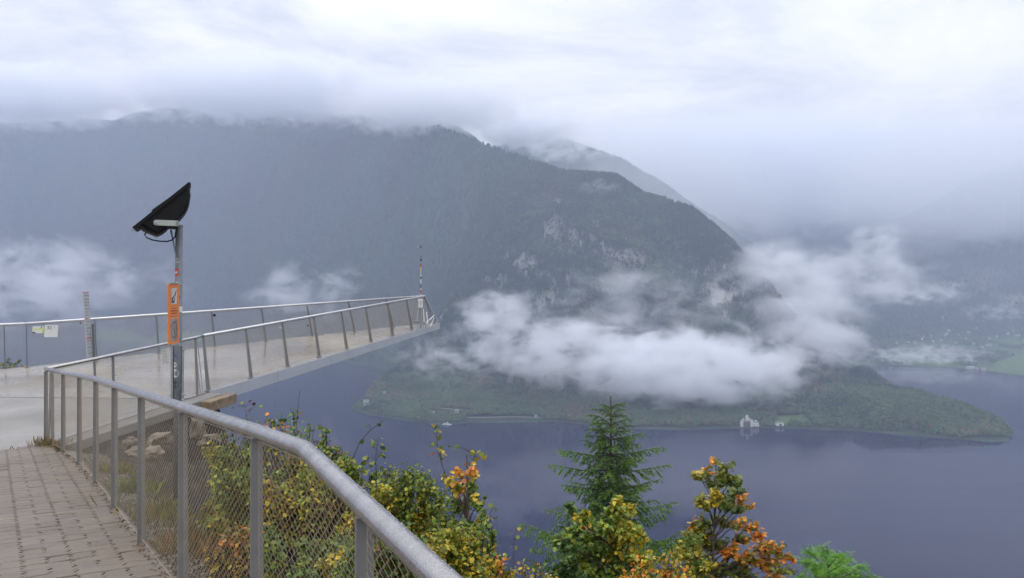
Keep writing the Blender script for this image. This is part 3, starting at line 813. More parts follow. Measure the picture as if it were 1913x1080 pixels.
# ================================================================== RAILINGS
def post_between(foot, head, along, w0=0.062, w1=0.05, th=0.012, name='post', root=None, mat=None):
    foot = Vector(foot); head = Vector(head); along = Vector(along).normalized()
    ax_ = (head - foot).normalized(); side = along.cross(ax_).normalized()
    mb = MB(); vs = []
    for p, w in ((foot, w0), (head, w1)):
        for a_, s_ in ((-1, -1), (1, -1), (1, 1), (-1, 1)):
            vs.append(p + along * (a_ * th / 2) + side * (s_ * w / 2))
    mb.add(vs, [(0, 3, 2, 1), (4, 5, 6, 7), (0, 1, 5, 4), (1, 2, 6, 5), (2, 3, 7, 6), (3, 0, 4, 7)])
    o = mb.build(name, mat or M['post'], bevel=0.002)
    if root: child_of(o, root)
    return o
def mesh_panel(root, b0, b1, t0, t1, cw=0.06, ch=0.04, r=0.0012, m0=0.05, m1=0.012, knots=False, vert=(1, 1)):
    """woven steel net between four corners, thin border cable top and bottom"""
    b0, b1, t0, t1 = map(Vector, (b0, b1, t0, t1))
    L = (b1 - b0).length; Hh = ((t0 - b0).length + (t1 - b1).length) / 2
    nrm = (b1 - b0).cross(t0 - b0).normalized()
    s0, s1 = (0.03 / L if vert[0] else 0.0), (1 - 0.03 / L if vert[1] else 1.0)
    v0, v1 = m0 / Hh, 1 - m1 / Hh
    def pt(s, v): return (b0.lerp(b1, s)).lerp(t0.lerp(t1, s), v)
    ns = max(2, int(round((s1 - s0) * L / cw))); nv = max(2, int(round((v1 - v0) * Hh / ch)))
    mb = MB()
    jit = random.Random(int(L * 1e5))
    if knots:
        # short strands, joined in a twist at every crossing
        def node(i, j):      # i in half cells
            return pt(s0 + (s1 - s0) * i / (2 * ns), v0 + (v1 - v0) * j / (2 * nv))
        for j in range(2 * nv):
            for i in range(2 * ns):
                if (i + j) % 2: continue
                # up-right then up-left
                if i + 1 <= 2 * ns:
                    a = node(i, j); b = node(i + 1, j + 1); mb.strand(a + nrm * 0.0035, b - nrm * 0.0035, r, nrm)
                if i - 1 >= 0:
                    a = node(i, j); b = node(i - 1, j + 1); mb.strand(a - nrm * 0.0035, b + nrm * 0.0035, r, nrm)
                if i > 0:
                    a = node(i, j); mb.strand(a - Vector((0, 0, ch * 0.10)), a + Vector((0, 0, ch * 0.10)), r * 1.4, nrm)
    else:
        for sgn in (1, -1):
            for k in range(-nv, ns + 1) if sgn == 1 else range(0, ns + nv + 1):
                # line through (k,0) with slope +-1 in cell units
                if sgn == 1:
                    i0, j0 = (k, 0) if k >= 0 else (0, -k)
                    i1 = min(ns, k + nv); j1 = i1 - k
                else:
                    i0, j0 = (k, 0) if k <= ns else (ns, k - ns)
                    i1 = max(0, k - nv); j1 = k - i1
                if j0 >= nv or j1 <= j0: continue
                a = pt(s0 + (s1 - s0) * i0 / ns, v0 + (v1 - v0) * j0 / nv); b = pt(s0 + (s1 - s0) * i1 / ns, v0 + (v1 - v0) * j1 / nv)
                mb.strand(a, b, r, nrm)
    net = mb.build('wire_mesh', M['wire']); child_of(net, root); net['kind'] = 'stuff'
    mb = MB()
    for v_ in (v0, v1):
        mb.tube([pt(s, v_) for s in np.linspace(s0, s1, 3)], 0.003, 5)
    for s_, on_ in ((s0, vert[0]), (s1, vert[1])):
        if on_: mb.tube([pt(s_, v0), pt(s_, v1)], 0.002, 4)
    child_of(mb.build('border_cable', M['wire']), root)

# 1. railing beside the path
rail1 = empty('railing', (-3.2, 6.0, -1.9), 'wet steel railing with flat posts and wire net beside the paved path', 'railing')
mb = MB(); mb.tube(near_rail, 0.031, 20); o = mb.build('handrail', M['rail'], smooth=True); child_of(o, rail1)
feet = [(x, y, path_z(y) - 0.02) for x, y in near_posts] + [(x, y, path_z(y) - 0.02) for x, y in extra_posts]
heads = [Vector(p) - Vector((0, 0, 0.028)) for p in near_rail[:8]] + [Vector((-0.40, 2.03, -0.614)), Vector((0.22, 0.81, -0.626))]
heads[0] = Vector((-7.09, 11.4, -1.25))
kinkf = Vector((-0.745, 2.70, path_z(2.7) - 0.02)); kinkh = Vector((-0.745, 2.70, -0.607))
for i in range(len(feet)):
    al = (Vector(feet[min(i + 1, len(feet) - 1)]) - Vector(feet[max(i - 1, 0)])); al.z = 0
    post_between(feet[i], heads[i], al, root=rail1, w0=0.060, w1=0.050, name='post')
for i in range(len(feet) - 1):
    near = i >= 5
    if i == 7:
        mesh_panel(rail1, feet[i], kinkf, heads[i], kinkh, knots=True, r=0.0008, vert=(1, 0))
        mesh_panel(rail1, kinkf, feet[i + 1], kinkh, heads[i + 1], knots=True, r=0.0008, vert=(0, 1))
    else:
        mesh_panel(rail1, feet[i], feet[i + 1], heads[i], heads[i + 1], knots=near, r=0.00082 if near else 0.00095)
# bracket pieces under the rail
for h_ in heads[1:]:
    mb = MB(); mb.box(Vector(h_) + Vector((0, 0, 0.004)), (0.035, 0.05, 0.012)); child_of(mb.build('bracket', M['galv'], bevel=0.002), rail1)
# rain drops on the rail, nearest part
mb = MB(); rd_ = random.Random(3)
octa = [(1, 0, 0), (0, 1, 0), (-1, 0, 0), (0, -1, 0), (0, 0, 1)]
for seg in range(5, len(near_rail) - 1):
    a = Vector(near_rail[seg]); b = Vector(near_rail[seg + 1]); d = (b - a); L = d.length; d.normalize()
    sd = d.cross(Vector((0, 0, 1))).normalized(); u = sd.cross(d)
    for q in range(int(L * (900 if seg > 7 else 450))):
        t = rd_.random() * L; th = rd_.gauss(math.pi / 2, 0.95)
        rr_ = 0.0006 + 0.0014 * rd_.random() ** 2.2
        n_ = sd * math.cos(th) + u * math.sin(th)
        c = a + d * t + n_ * 0.0308
        e1 = d; e2 = n_.cross(d)
        vs = [c + e1 * rr_, c + e2 * rr_, c - e1 * rr_, c - e2 * rr_, c + n_ * rr_ * 0.8]
        mb.add(vs, [(0, 1, 4), (1, 2, 4), (2, 3, 4), (3, 0, 4)])
o = mb.build('rain_drop', M['drop'], smooth=True); child_of(o, rail1); o['kind'] = 'stuff'

# 2. railing on the retaining wall (corner to platform)
rail2 = empty('railing', (-6.6, 13.2, -2.2), 'short side railing on the retaining wall from the corner to the platform', 'railing')
c0 = Vector((-7.09, 11.42, deck_z(-7.09, 11.42))); r0 = Vector((-6.16, 14.75, deck_z(-6.16, 14.75)))
c0t = Vector((-7.13, 11.47, -1.225)); r0t = Vector((-6.24, 14.85, -0.955))
mb = MB(); mb.tube([c0t + Vector((0.0, 0.02, 0.0)), c0t.lerp(r0t, 0.5), r0t, Vector((-6.2, 15.05, -0.935))], 0.029, 14); child_of(mb.build('handrail', M['rail'], smooth=True), rail2)
al = (r0 - c0)
ts = [0.03, 0.38, 0.985]
pf = [c0.lerp(r0, t) for t in ts]; ph = [c0t.lerp(r0t, t) - Vector((0, 0, 0.03)) for t in ts]
for f_, h_ in zip(pf, ph): post_between(f_, h_, al, root=rail2, name='post', w0=0.06)
mesh_panel(rail2, pf[0], pf[1], ph[0], ph[1], r=0.0014); mesh_panel(rail2, pf[1], pf[2], ph[1], ph[2], r=0.0014)
# narrow closing frame next to the corner posts
post_between(c0 + Vector((-0.03, 0.10, 0)), c0t + Vector((0.0, 0.12, -0.03)), al, root=rail2, name='post', w0=0.035, w1=0.035)

# 3 + 4. inward-leaning railings of the platform
apex = Vector((-2.93, 25.2, -0.236))
def leaning(root, b0, b1, t0, t1, n, lock=()):
    b0, b1, t0, t1 = map(Vector, (b0, b1, t0, t1))
    mb = MB(); mb.tube([t0, t0.lerp(t1, 0.5), t1], 0.029, 12); child_of(mb.build('handrail', M['rail_far'], smooth=True), root)
    al = (b1 - b0).normalized()
    F_, H_ = [], []
    for i in range(n):
        t = i / n * 0.993
        f_ = b0.lerp(b1, t); h_ = t0.lerp(t1, t) - Vector((0, 0, 0.028))
        F_.append(f_); H_.append(h_)
        post_between(f_, h_, al, root=root, name='post', w0=0.095, w1=0.05, th=0.014)
        mb = MB(); mb.box(f_ + Vector((0, 0, 0.008)), (0.10, 0.10, 0.012), Matrix.Rotation(math.atan2(al.y, al.x), 3, 'Z')); child_of(mb.build('foot_plate', M['galv']), root)
    F_.append(b1); H_.append(t1 - Vector((0, 0, 0.03)))
    for i in range(n): mesh_panel(root, F_[i], F_[i + 1], H_[i], H_[i + 1], r=0.0019, cw=0.07, ch=0.045)
    return F_, H_
def on_deck(x, y): return (x, y, deck_z(x, y) + 0.006)
rail3 = empty('railing', (-4.4, 20, -1.6), 'inward leaning railing along the lake side edge of the platform nearest the path', 'railing')
F3, H3 = leaning(rail3, on_deck(-6.07, 14.98), on_deck(-2.77, 25.3), (-6.2, 15.05, -0.935), apex, 8)
rail4 = empty('railing', (-7, 21.3, -1.5), 'inward leaning railing along the far left edge of the platform', 'railing')
F4, H4 = leaning(rail4, on_deck(-11.25, 17.38), on_deck(-2.75, 25.5), (-11.1, 17.12, -0.79), apex + Vector((-0.05, 0.03, 0)), 8)
# double frame tube next to the first platform post
for dx in (0.0, 0.05):
    mb = MB(); mb.tube([(-6.13 - 0.05 + dx, 14.86, deck_z(-6.1, 14.86)), (-6.26 - 0.05 + dx, 14.9, -0.98)], 0.009, 6); child_of(mb.build('frame_tube', M['galv']), rail3)
# end struts at the tip
for q, (bx_, by_) in enumerate(((-2.50, 25.42), (-2.62, 25.52))):
    mb = MB(); mb.tube([(bx_, by_, deck_z(bx_, by_)), apex - Vector((0.02 * q, 0, 0.03))], 0.022, 8); child_of(mb.build('end_strut', M['galv']), rail3)
# 5. railing of the plaza going off to the left
rail5 = empty('railing', (-12.5, 17.1, -1.9), 'railing at the back edge of the plaza running out of view', 'railing')
p5 = [(-11.3, 17.30), (-11.78, 17.12), (-13.3, 16.95), (-14.8, 16.85), (-16.3, 16.8)]
t5 = [Vector((-11.1, 17.12, -0.79)), Vector((-11.78, 17.06, -0.815)), Vector((-13.3, 16.92, -0.84)), Vector((-14.8, 16.83, -0.85)), Vector((-16.3, 16.8, -0.86))]
mb = MB(); mb.tube(t5, 0.029, 12); child_of(mb.build('handrail', M['rail_far'], smooth=True), rail5)
f5 = [Vector((x, y, deck_z(x, y) - 0.02)) for x, y in p5]
for i in range(1, 5): post_between(f5[i], t5[i] - Vector((0, 0, 0.03)), (1, 0.08, 0), root=rail5, w0=0.035, w1=0.03, name='post')
post_between(f5[1] + Vector((0.18, 0.03, 0)), t5[1] + Vector((0.2, 0.02, -0.03)), (1, 0.08, 0), root=rail5, w0=0.035, w1=0.03, name='post')
for i in range(4): mesh_panel(rail5, f5[i], f5[i + 1], t5[i] - Vector((0, 0, 0.03)), t5[i + 1] - Vector((0, 0, 0.03)), r=0.0015)

# ================================================================== SIGNS AND POLE
def frame3(origin, xdir, zdir=(0, 0, 1)):
    x = Vector(xdir).normalized(); z = Vector(zdir).normalized(); y = z.cross(x).normalized(); z = x.cross(y)
    m = Matrix((x, y, z)).transposed().to_4x4(); m.translation = Vector(origin); return m
def plate(mb, w, h, th, c=(0, 0, 0), mi=0): mb.box(c, (w, th, h), mi=mi)
def flat(name, root, M4, shapes, mat, y=-0.006):
    """thin printed shapes on the front (-Y) face; shapes are lists of (x, z) polygons"""
    mb = MB()
    for s in shapes:
        n = len(s)
        mb.add([(p[0], y, p[1]) for p in s] + [(p[0], y + 0.001, p[1]) for p in s], [tuple(range(n)), tuple(range(2 * n - 1, n - 1, -1))] + [(i, (i + 1) % n, n + (i + 1) % n, n + i) for i in range(n)])
    o = mb.build(name, mat); o.parent = root; o.matrix_parent_inverse = Matrix.Translation(-Vector(root.location)); o.matrix_basis = M4; return o
def rect(x0, z0, x1, z1): return [(x0, z0), (x1, z0), (x1, z1), (x0, z1)]
def ringpolys(cx_, cz_, r0_, r1_, n=28, sx=1.0):
    out = []
    for i in range(n):
        a, b = 2 * math.pi * i / n, 2 * math.pi * (i + 1) / n
        out.append([(cx_ + r0_ * math.cos(a) * sx, cz_ + r0_ * math.sin(a)), (cx_ + r1_ * math.cos(a) * sx, cz_ + r1_ * math.sin(a)), (cx_ + r1_ * math.cos(b) * sx, cz_ + r1_ * math.sin(b)), (cx_ + r0_ * math.cos(b) * sx, cz_ + r0_ * math.sin(b))])
    return out
def text_obj(txt, size, root, M4, mat, x, z, y=-0.007, name='lettering'):
    cu = bpy.data.curves.new(name, 'FONT'); cu.body = txt; cu.size = size; cu.extrude = 0.0004
    tmp = bpy.data.objects.new('tmp_text', cu); COL.objects.link(tmp)
    bpy.context.view_layer.update()
    me = bpy.data.meshes.new_from_object(tmp.evaluated_get(bpy.context.evaluated_depsgraph_get()))
    bpy.data.objects.remove(tmp); bpy.data.curves.remove(cu)
    me.materials.clear(); me.materials.append(mat)
    o = bpy.data.objects.new(name, me); COL.objects.link(o)
    o.parent = root; o.matrix_parent_inverse = Matrix.Translation(-Vector(root.location))
    o.matrix_basis = M4 @ Matrix.Translation((x, y, z)) @ Matrix.Rotation(math.radians(90), 4, 'X')
    return o
def place(o, root, M4):
    o.parent = root; o.matrix_parent_inverse = Matrix.Translation(-Vector(root.location)); o.matrix_basis = M4; return o

PY = 9.0
pb = Vector(P(329.5, 990, PY)); ptp = Vector(P(335, 421, PY))
pole = empty('lamp_pole', pb, 'galvanised pole with round stickers standing below the path and carrying a black lamp', 'pole')
mb = MB(); mb.tube([pb, ptp], 0.043, 20); child_of(mb.build('shaft', M['pole'], smooth=True), pole)
mb = MB(); mb.tube([ptp + Vector((0, 0, -0.002)), ptp + Vector((0, 0, 0.006))], 0.046, 16); child_of(mb.build('cap', M['galv']), pole)
def band(py, hpx, mat, name, r=0.0445, a0=0, a1=360, root=pole):
    c = pb.lerp(ptp, (990 - py) / (990 - 421)); h = hpx * PY / F
    mb = MB(); n = 24; vs = []
    for i in range(n + 1):
        t = math.radians(a0 + (a1 - a0) * i / n)
        for dz in (-h / 2, h / 2): vs.append((c.x + r * math.cos(t), c.y + r * math.sin(t), c.z + dz))
    mb.add(vs, [(2 * i, 2 * i + 2, 2 * i + 3, 2 * i + 1) for i in range(n)])
    return child_of(mb.build(name, mat, smooth=True), root)
def sticker(px, py, rpx, mat, name='sticker', sx=1.0, ang=270, r=0.0442, root=pole, sides=18, tilt=0):
    """round sticker wrapped round the pole; ang: where on the pole its middle sits (270 faces the camera)"""
    c = pb.lerp(ptp, (990 - py) / (990 - 421)); mb = MB(); vs = [Vector((c.x + r * math.cos(math.radians(ang)), c.y + r * math.sin(math.radians(ang)), c.z))]
    R_ = rpx * PY / F
    for i in range(sides):
        t = 2 * math.pi * i / sides + tilt; a_ = math.radians(ang) + R_ * sx * math.cos(t) / r
        vs.append(Vector((c.x + r * math.cos(a_), c.y + r * math.sin(a_), c.z + R_ * math.sin(t))))
    mb.add(vs, [(0, 1 + i, 1 + (i + 1) % sides) for i in range(sides)])
    return child_of(mb.build(name, mat), root)
o = sticker(333, 487, 5, M['galv'], ang=262); o['label'] = 'silver half round sticker'
o = sticker(332, 509, 7, M['red'], ang=255); o['label'] = 'red round sticker with white marks'
for dx in (-14, 4): sticker(330, 509 , 1.8, M['white'], ang=255 + dx, r=0.0446, sides=4, tilt=0.8, name='sticker_mark')
o = sticker(335, 547, 4.5, M['greenink'], ang=290, sides=4, tilt=0.785, sx=0.8); o['label'] = 'green and dark sticker'
o = sticker(335, 555, 4, M['ink'], ang=290, sides=4, tilt=0.785, sx=0.9)
band(578, 11, M['white'], 'white_band')
band(530, 6, M['galv'], 'clamp_band', 0.047); band(643, 7, M['galv'], 'clamp_band', 0.047)
o = sticker(328, 664, 10, M['blueink'], ang=250, sides=4, tilt=0.785, sx=0.55); o['label'] = 'violet blue sticker'
o = sticker(325, 697, 8, M['white'], ang=238)
o = sticker(325, 718, 6.5, M['ink'], ang=250); o['label'] = 'black round sticker'
o = sticker(324, 703 - 22, 5, M['white'], ang=236)
# side channel and bolts on the pole below the plate
mb = MB(); q0 = pb.lerp(ptp, (990 - 745) / 569); q1 = pb.lerp(ptp, (990 - 646) / 569)
mb.box((q0 + q1) / 2 + Vector((-0.062, -0.01, 0)), (0.03, 0.035, (q1 - q0).length)); child_of(mb.build('side_channel', M['galv'], bevel=0.003), pole)
mb = MB(); mb.box((q0 + q1) / 2 + Vector((0.055, 0.01, -0.0)), (0.016, 0.03, (q1 - q0).length * 0.98)); child_of(mb.build('side_channel', M['galv'], bevel=0.003), pole)
for py in (653, 737):
    c = pb.lerp(ptp, (990 - py) / 569)
    mb = MB(); mb.tube([c + Vector((0.03, 0, 0)), c + Vector((0.085, 0, 0))], 0.008, 8); mb.tube([c + Vector((0.068, 0, 0)), c + Vector((0.078, 0, 0))], 0.015, 6)
    child_of(mb.build('bolt', M['galv']), pole)
    mb = MB(); mb.tube([c + Vector((-0.10, -0.01, 0)), c + Vector((-0.075, -0.01, 0))], 0.009, 8); child_of(mb.build('bolt', M['galv']), pole)

# orange information plate turned away from the camera
oc = Vector(P(324.3, 586.5, PY - 0.24))
osn = empty('information_plate', oc, 'narrow orange plate with phone picture and clock dial strapped to the pole', 'sign')
xd = Vector((0.36, -0.93, 0)); xd.normalize()
xd = Vector((-0.094, 0.995, 0))
OM = frame3((0, 0, 0), xd); OM.translation = oc
W_, H_ = 0.355, 0.70
mb = MB(); plate(mb, W_, H_, 0.012); place(mb.build('plate', M['orange'], bevel=0.004), osn, OM)
flat('picture_panel', osn, OM, [rect(-0.10, 0.115, 0.085, 0.30)], M['white'])
flat('pictogram', osn, OM, [[(-0.08, 0.13), (0.0, 0.13), (0.07, 0.27), (0.07, 0.285), (0.0, 0.215), (-0.08, 0.19)]], M['ink'], -0.0075)
flat('pictogram_stripe', osn, OM, [[(-0.07, 0.20), (-0.055, 0.19), (0.065, 0.285), (0.05, 0.29)], [(-0.06, 0.155), (-0.045, 0.15), (0.03, 0.205), (0.02, 0.215)], [(0.0, 0.13), (0.02, 0.13), (0.06, 0.19), (0.05, 0.20)]], M['white'], -0.009)
flat('text_line', osn, OM, [rect(-0.10, 0.062, 0.10, 0.070), rect(-0.12, 0.028, 0.12, 0.045), rect(-0.09, 0.0, 0.09, 0.014), rect(-0.12, -0.03, 0.12, -0.022)], simple('dark_orange_print', (0.34, 0.07, 0.012), 0.5), -0.0065)
flat('dial_panel', osn, OM, [rect(-0.115, -0.315, 0.115, -0.055)], M['white'])
flat('dial_ring', osn, OM, ringpolys(0, -0.185, 0.092, 0.098), M['ink'], -0.0075)
for q_ in [rect(-0.004, -0.115, 0.004, -0.10), rect(-0.004, -0.27, 0.004, -0.255), rect(-0.085, -0.189, -0.07, -0.181), rect(0.07, -0.189, 0.085, -0.181), [(-0.004, -0.185), (0.004, -0.185), (0.035, -0.235), (0.028, -0.238)], [(-0.003, -0.19), (0.003, -0.19), (0.003, -0.135), (-0.003, -0.135)]]: flat('dial_mark', osn, OM, [q_], M['ink'], -0.0075)
for k, z in enumerate((0.36, -0.36)):
    mb = MB(); mb.box((0, 0.0, z), (0.24, 0.035, 0.02)); mb.tube([(-0.1, -0.01, z), (-0.1, -0.03, z)], 0.012, 6); mb.tube([(0.05, -0.01, z), (0.05, -0.03, z)], 0.012, 6)
    place(mb.build('mounting_bracket', M['galv'], bevel=0.002), osn, OM)

# black lamp on top
lc = Vector(P(335, 421, PY))
lamp_yaw = math.radians(24)
lamp = empty('floodlight', lc, 'tilted black rounded floodlight with side bracket on top of the pole', 'floodlight')
def prof(pts, y0, y1, mat, name, bev=0.006):
    vs = []; n = len(pts)
    for y in (y0, y1):
        for (px, py) in pts: X, _, Z = P(px, py, PY); vs.append((X, PY + y, Z))
    mb = MB(); mb.add(vs, [tuple(range(n)), tuple(range(2 * n - 1, n - 1, -1))] + [(i, n + i, n + (i + 1) % n, (i + 1) % n) for i in range(n)])
    return child_of(mb.build(name, mat, bevel=bev), lamp)
# rounded shell: profile swept in depth with shrinking ends
pro = [(268, 425), (349, 352), (353, 357), (354, 368), (352.5, 380), (349, 391), (343, 402), (335, 412), (326, 418), (318, 424), (312, 432), (305, 438), (298, 442), (286, 437)]
ctr = (316, 400)
mb = MB(); rings = [(-0.25, 0.86), (-0.235, 0.96), (-0.20, 1.0), (0.20, 1.0), (0.235, 0.96), (0.25, 0.86)]; n = len(pro); vs = []
for (yy, sc_) in rings:
    for (px, py) in pro:
        X, _, Z = P(ctr[0] + (px - ctr[0]) * sc_, ctr[1] + (py - ctr[1]) * sc_, PY); vs.append((X, PY + yy, Z))
fs = [tuple(range(n)), tuple(range(6 * n - 1, 5 * n - 1, -1))]
for k in range(5):
    for i in range(n): fs.append((k * n + i, (k + 1) * n + i, (k + 1) * n + (i + 1) % n, k * n + (i + 1) % n))
mb.add(vs, fs); child_of(mb.build('housing', M['black'], smooth=False, bevel=0.004), lamp)
prof([(258, 430), (262, 427), (350, 345), (353.5, 345), (354.5, 350), (264, 433)], -0.27, 0.27, M['black'], 'front_rim', 0.002)
prof([(289, 398), (291, 396), (341, 354), (343, 356)], -0.2, 0.2, M['ink'], 'visor', 0.002)
prof([(270, 424), (276, 424), (302, 437), (296, 444), (272, 433)], -0.10, 0.10, simple('weathered_grey_box', (0.17, 0.165, 0.155), 0.6), 'junction_box', 0.004)
prof([(293, 418), (296, 416), (333, 416), (333, 426), (296, 426), (293, 424)], -0.285, -0.273, simple('zinc_bracket', (0.36, 0.39, 0.37), 0.5, 0.3), 'side_bracket', 0.002)
prof([(293, 418), (296, 416), (333, 416), (333, 426), (296, 426), (293, 424)], 0.273, 0.285, M['galv'], 'side_bracket', 0.002)
mb = MB(); X, _, Z = P(331.5, 421, PY); mb.box((X, PY, Z), (0.03, 0.57, 0.06)); child_of(mb.build('cross_bracket', M['galv'], bevel=0.003), lamp)
mb = MB(); X, _, Z = P(297, 421.5, PY); mb.tube([(X, PY - 0.30, Z), (X, PY - 0.27, Z)], 0.016, 10); child_of(mb.build('bolt', M['galv']), lamp)
mb = MB(); mb.tube([Vector(P(*q, PY)) + Vector((0, -0.05, 0)) for q in [(281, 435), (277, 441), (280, 446), (290, 450), (303, 452), (315, 452), (323, 449), (328, 443), (329, 432)]], 0.008, 8); child_of(mb.build('cable', M['black'], smooth=True), lamp)
prof([(319, 430), (322.5, 430), (330, 474), (327, 472)], -0.012, 0.012, M['pole'], 'brace', 0.001)
for (px, py) in ((258.5, 434), (267, 430)):
    mb = MB(); X, _, Z = P(px, py, PY); mb.tube([(X, PY - 0.2, Z), (X, PY - 0.2, Z - 0.02)], [0.006, 0.002], 6)
    child_of(mb.build('water_drop', M['drop']), lamp)

lamp.rotation_euler = (0, 0, lamp_yaw)
# tall narrow text board beside the side railing
SB = 12.6
so = Vector(P(164, 607, SB))
sbd = empty('notice_board', Vector(P(170, 800, SB)), 'tall narrow white notice board with grey text lines on a grey post', 'sign')
xd = Vector((-0.247, 0.969, -0.0)); zd = Vector((P(167, 668, SB)[0] - P(160, 546, SB)[0], 0, P(167, 668, SB)[2] - P(160, 546, SB)[2])) * -1
SM = frame3((0, 0, 0), xd, zd); SM.translation = so
mb = MB(); plate(mb, 0.30, 1.08, 0.012); place(mb.build('board', M['boardwhite'], bevel=0.003), sbd, SM)
ls = []; rs_ = []
rt = random.Random(2)
z = 0.50
k = 0
while z > -0.5:
    L_ = rt.choice([0.27, 0.24, 0.2, 0.26, 0.12])
    (rs_ if k in (7, 13) else ls).append(rect(-0.135, z - (0.022 if k in (7, 13) else 0.016), -0.135 + L_, z)); z -= 0.05 if k % 3 else 0.062; k += 1
flat('text_line', sbd, SM, ls, M['greyink'], -0.0075); [flat('red_text_line', sbd, SM, [q_], M['red'], -0.0075) for q_ in rs_]
mb = MB(); mb.box((0, 0.0, 0.547), (0.305, 0.018, 0.012)); place(mb.build('top_trim', M['red']), sbd, SM)
a_ = Vector(P(173.5, 800, SB)) + Vector((0, 0.12, 0)); b_ = Vector(P(166, 606, SB)) + Vector((0, 0.12, 0)); mb = MB(); mb.tube([a_, b_], 0.02, 8); child_of(mb.build('post', M['pole']), sbd)

# small plates hung on the far left platform railing
def rail4_pt(px, py):
    u = (px - 956.5) / F
    t = (11.1 + 17.1 * u) / (8.17 - 8.1 * u)
    Y = 17.1 + 8.1 * t - 0.03
    return Vector(P(px, py, Y))
def hung(px0, py0, px1, py1, label, name='hanging_sign'):
    a = rail4_pt(px0, (py0 + py1) / 2); b = rail4_pt(px1, (py0 + py1) / 2); c = (a + b) / 2
    h = (py1 - py0) * c.y / F; w = (b - a).length
    root = empty(name, c, label, 'sign')
    M4 = frame3((0, 0, 0), (b - a)); M4.translation = c
    mb = MB(); plate(mb, w, h, 0.006); place(mb.build('plate', M['white'], bevel=0.001), root, M4)
    return root, M4, w, h
rt_, M4, w, h = hung(60.5, 610, 81.5, 622.5, 'small white plate with lime stripe and black corner on the far left railing')
flat('lime_stripe', rt_, M4, [rect(-w / 2, 0.005, w / 2, 0.028)], M['lime'], -0.004)
flat('black_block', rt_, M4, [rect(-w / 2, -h / 2 + 0.004, -w / 2 + 0.06, -h / 2 + 0.03)], M['ink'], -0.004)
flat('lime_edge', rt_, M4, [rect(w / 2 - 0.035, -h / 2 + 0.01, w / 2, 0.0)], M['lime'], -0.0045)
flat('emblem', rt_, M4, [rect(w / 2 - 0.06, 0.035, w / 2 - 0.035, 0.066)], M['ink'], -0.004)
rt_, M4, w, h = hung(83, 607.5, 108, 630, 'square white plate reading 32 hung on the far left railing')
text_obj('32', 0.105, rt_, M4, M['ink'], -w / 2 + 0.04, h / 2 - 0.095, -0.0045)
text_obj('?', 0.085, rt_, M4, M['greyink'], w / 2 - 0.095, h / 2 - 0.085, -0.0045)
text_obj('.', 0.08, rt_, M4, M['greyink'], 0.0, h / 2 - 0.03, -0.0045)
# pale round-patterned plate hanging on the side railing near the pole
c = Vector(P(311, 667, 14.0)); root = empty('hanging_sign', c, 'pale patterned plate hanging on the side railing left of the pole', 'sign')
M4 = frame3((0, 0, 0), (0.9, 0.43, 0)); M4.translation = c
mb = MB()
ol = [(-0.08, 0.14), (0.05, 0.16), (0.08, 0.08), (0.09, -0.06), (0.06, -0.13), (0.0, -0.12), (-0.03, -0.15), (-0.08, -0.09), (-0.075, 0.02)]
n = len(ol); mb.add([(x, -0.002, z) for x, z in ol] + [(x, 0.002, z) for x, z in ol], [tuple(range(n)), tuple(range(2 * n - 1, n - 1, -1))] + [(i, (i + 1) % n, n + (i + 1) % n, n + i) for i in range(n)])
place(mb.build('plate', M['white']), root, M4)
dots = []
for i in range(6):
    for j in range(9):
        x = -0.065 + i * 0.026 + (j % 2) * 0.013; z = -0.11 + j * 0.03
        if -0.07 < x < 0.07: dots.append(rect(x - 0.005, z - 0.006, x + 0.005, z + 0.006))
flat('dark_spot', root, M4, dots, M['greyink'], -0.004)
# padlocks on the nets
def padlock(p, label, mat, s=1.0):
    root = empty('padlock', p, label, 'padlock')
    mb = MB(); mb.box(Vector(p), (0.05 * s, 0.02 * s, 0.05 * s)); child_of(mb.build('body', mat, bevel=0.004), root)
    mb = MB(); mb.tube([Vector(p) + Vector((0.018 * s * math.cos(t), 0, 0.022 * s + 0.03 * s * math.sin(t))) for t in np.linspace(0, math.pi, 7)], 0.004 * s, 6)
    child_of(mb.build('shackle', M['galv']), root)
padlock(rail4_pt(400.5, 589) , 'black padlock near the rail of the far left railing right of the lamp pole', M['black'], 1.3)
def rail3_pt(px, py):
    u = (px - 956.5) / F; t = (6.2 + 15.05 * u) / (3.27 - 10.15 * u); Y = 15.05 + 10.15 * t
    return Vector(P(px, py, Y))
padlock(rail3_pt(524, 612), 'small white rimmed padlock beside the second platform post', M['white'], 0.9)
padlock(rail4_pt(575, 608), 'tiny black padlock on the net of the far left railing mid platform', M['black'], 1.0)
padlock(Vector(P(150.5, 604, 18.4)), 'tiny dark padlock below the rail of the far left railing', M['black'], 0.7)

# mast with stickers at the tip, white dial plate and the low frame of a viewing scope
mt = Vector(P(786.5, 606, 24.7))
mast = empty('mast', mt, 'thin mast wrapped in coloured stickers at the pointed end of the platform', 'mast')
def mp(py): return Vector(P(786.2, py, 24.7))
mb = MB(); mb.tube([mp(612), mp(575)], 0.028, 8); mb.tube([mp(575), mp(500)], 0.012, 8); mb.tube([mp(500), mp(461)], 0.007, 6); child_of(mb.build('shaft', M['galv']), mast)
for i, (y0, y1, mt_, r_) in enumerate([(459, 463, 'black', 0.022), (478, 481, 'black', 0.014), (483, 488.5, 'black', 0.026), (492, 499, 'red', 0.03), (500, 504, 'lime', 0.028), (505, 510, 'yellow', 0.028), (512, 516, 'white', 0.026), (518, 521, 'ink', 0.026),
        (522, 530, 'white', 0.028), (531, 533, 'ink', 0.026), (534, 538, 'blueink', 0.026), (539, 541, 'white', 0.026), (542, 549, 'red', 0.03), (550, 552, 'white', 0.028)]):
    mb = MB(); mb.tube([mp(y1), mp(y0)], r_ * 0.68, 8); child_of(mb.build('sticker_band', M[mt_] if mt_ in M else M['white']), mast)
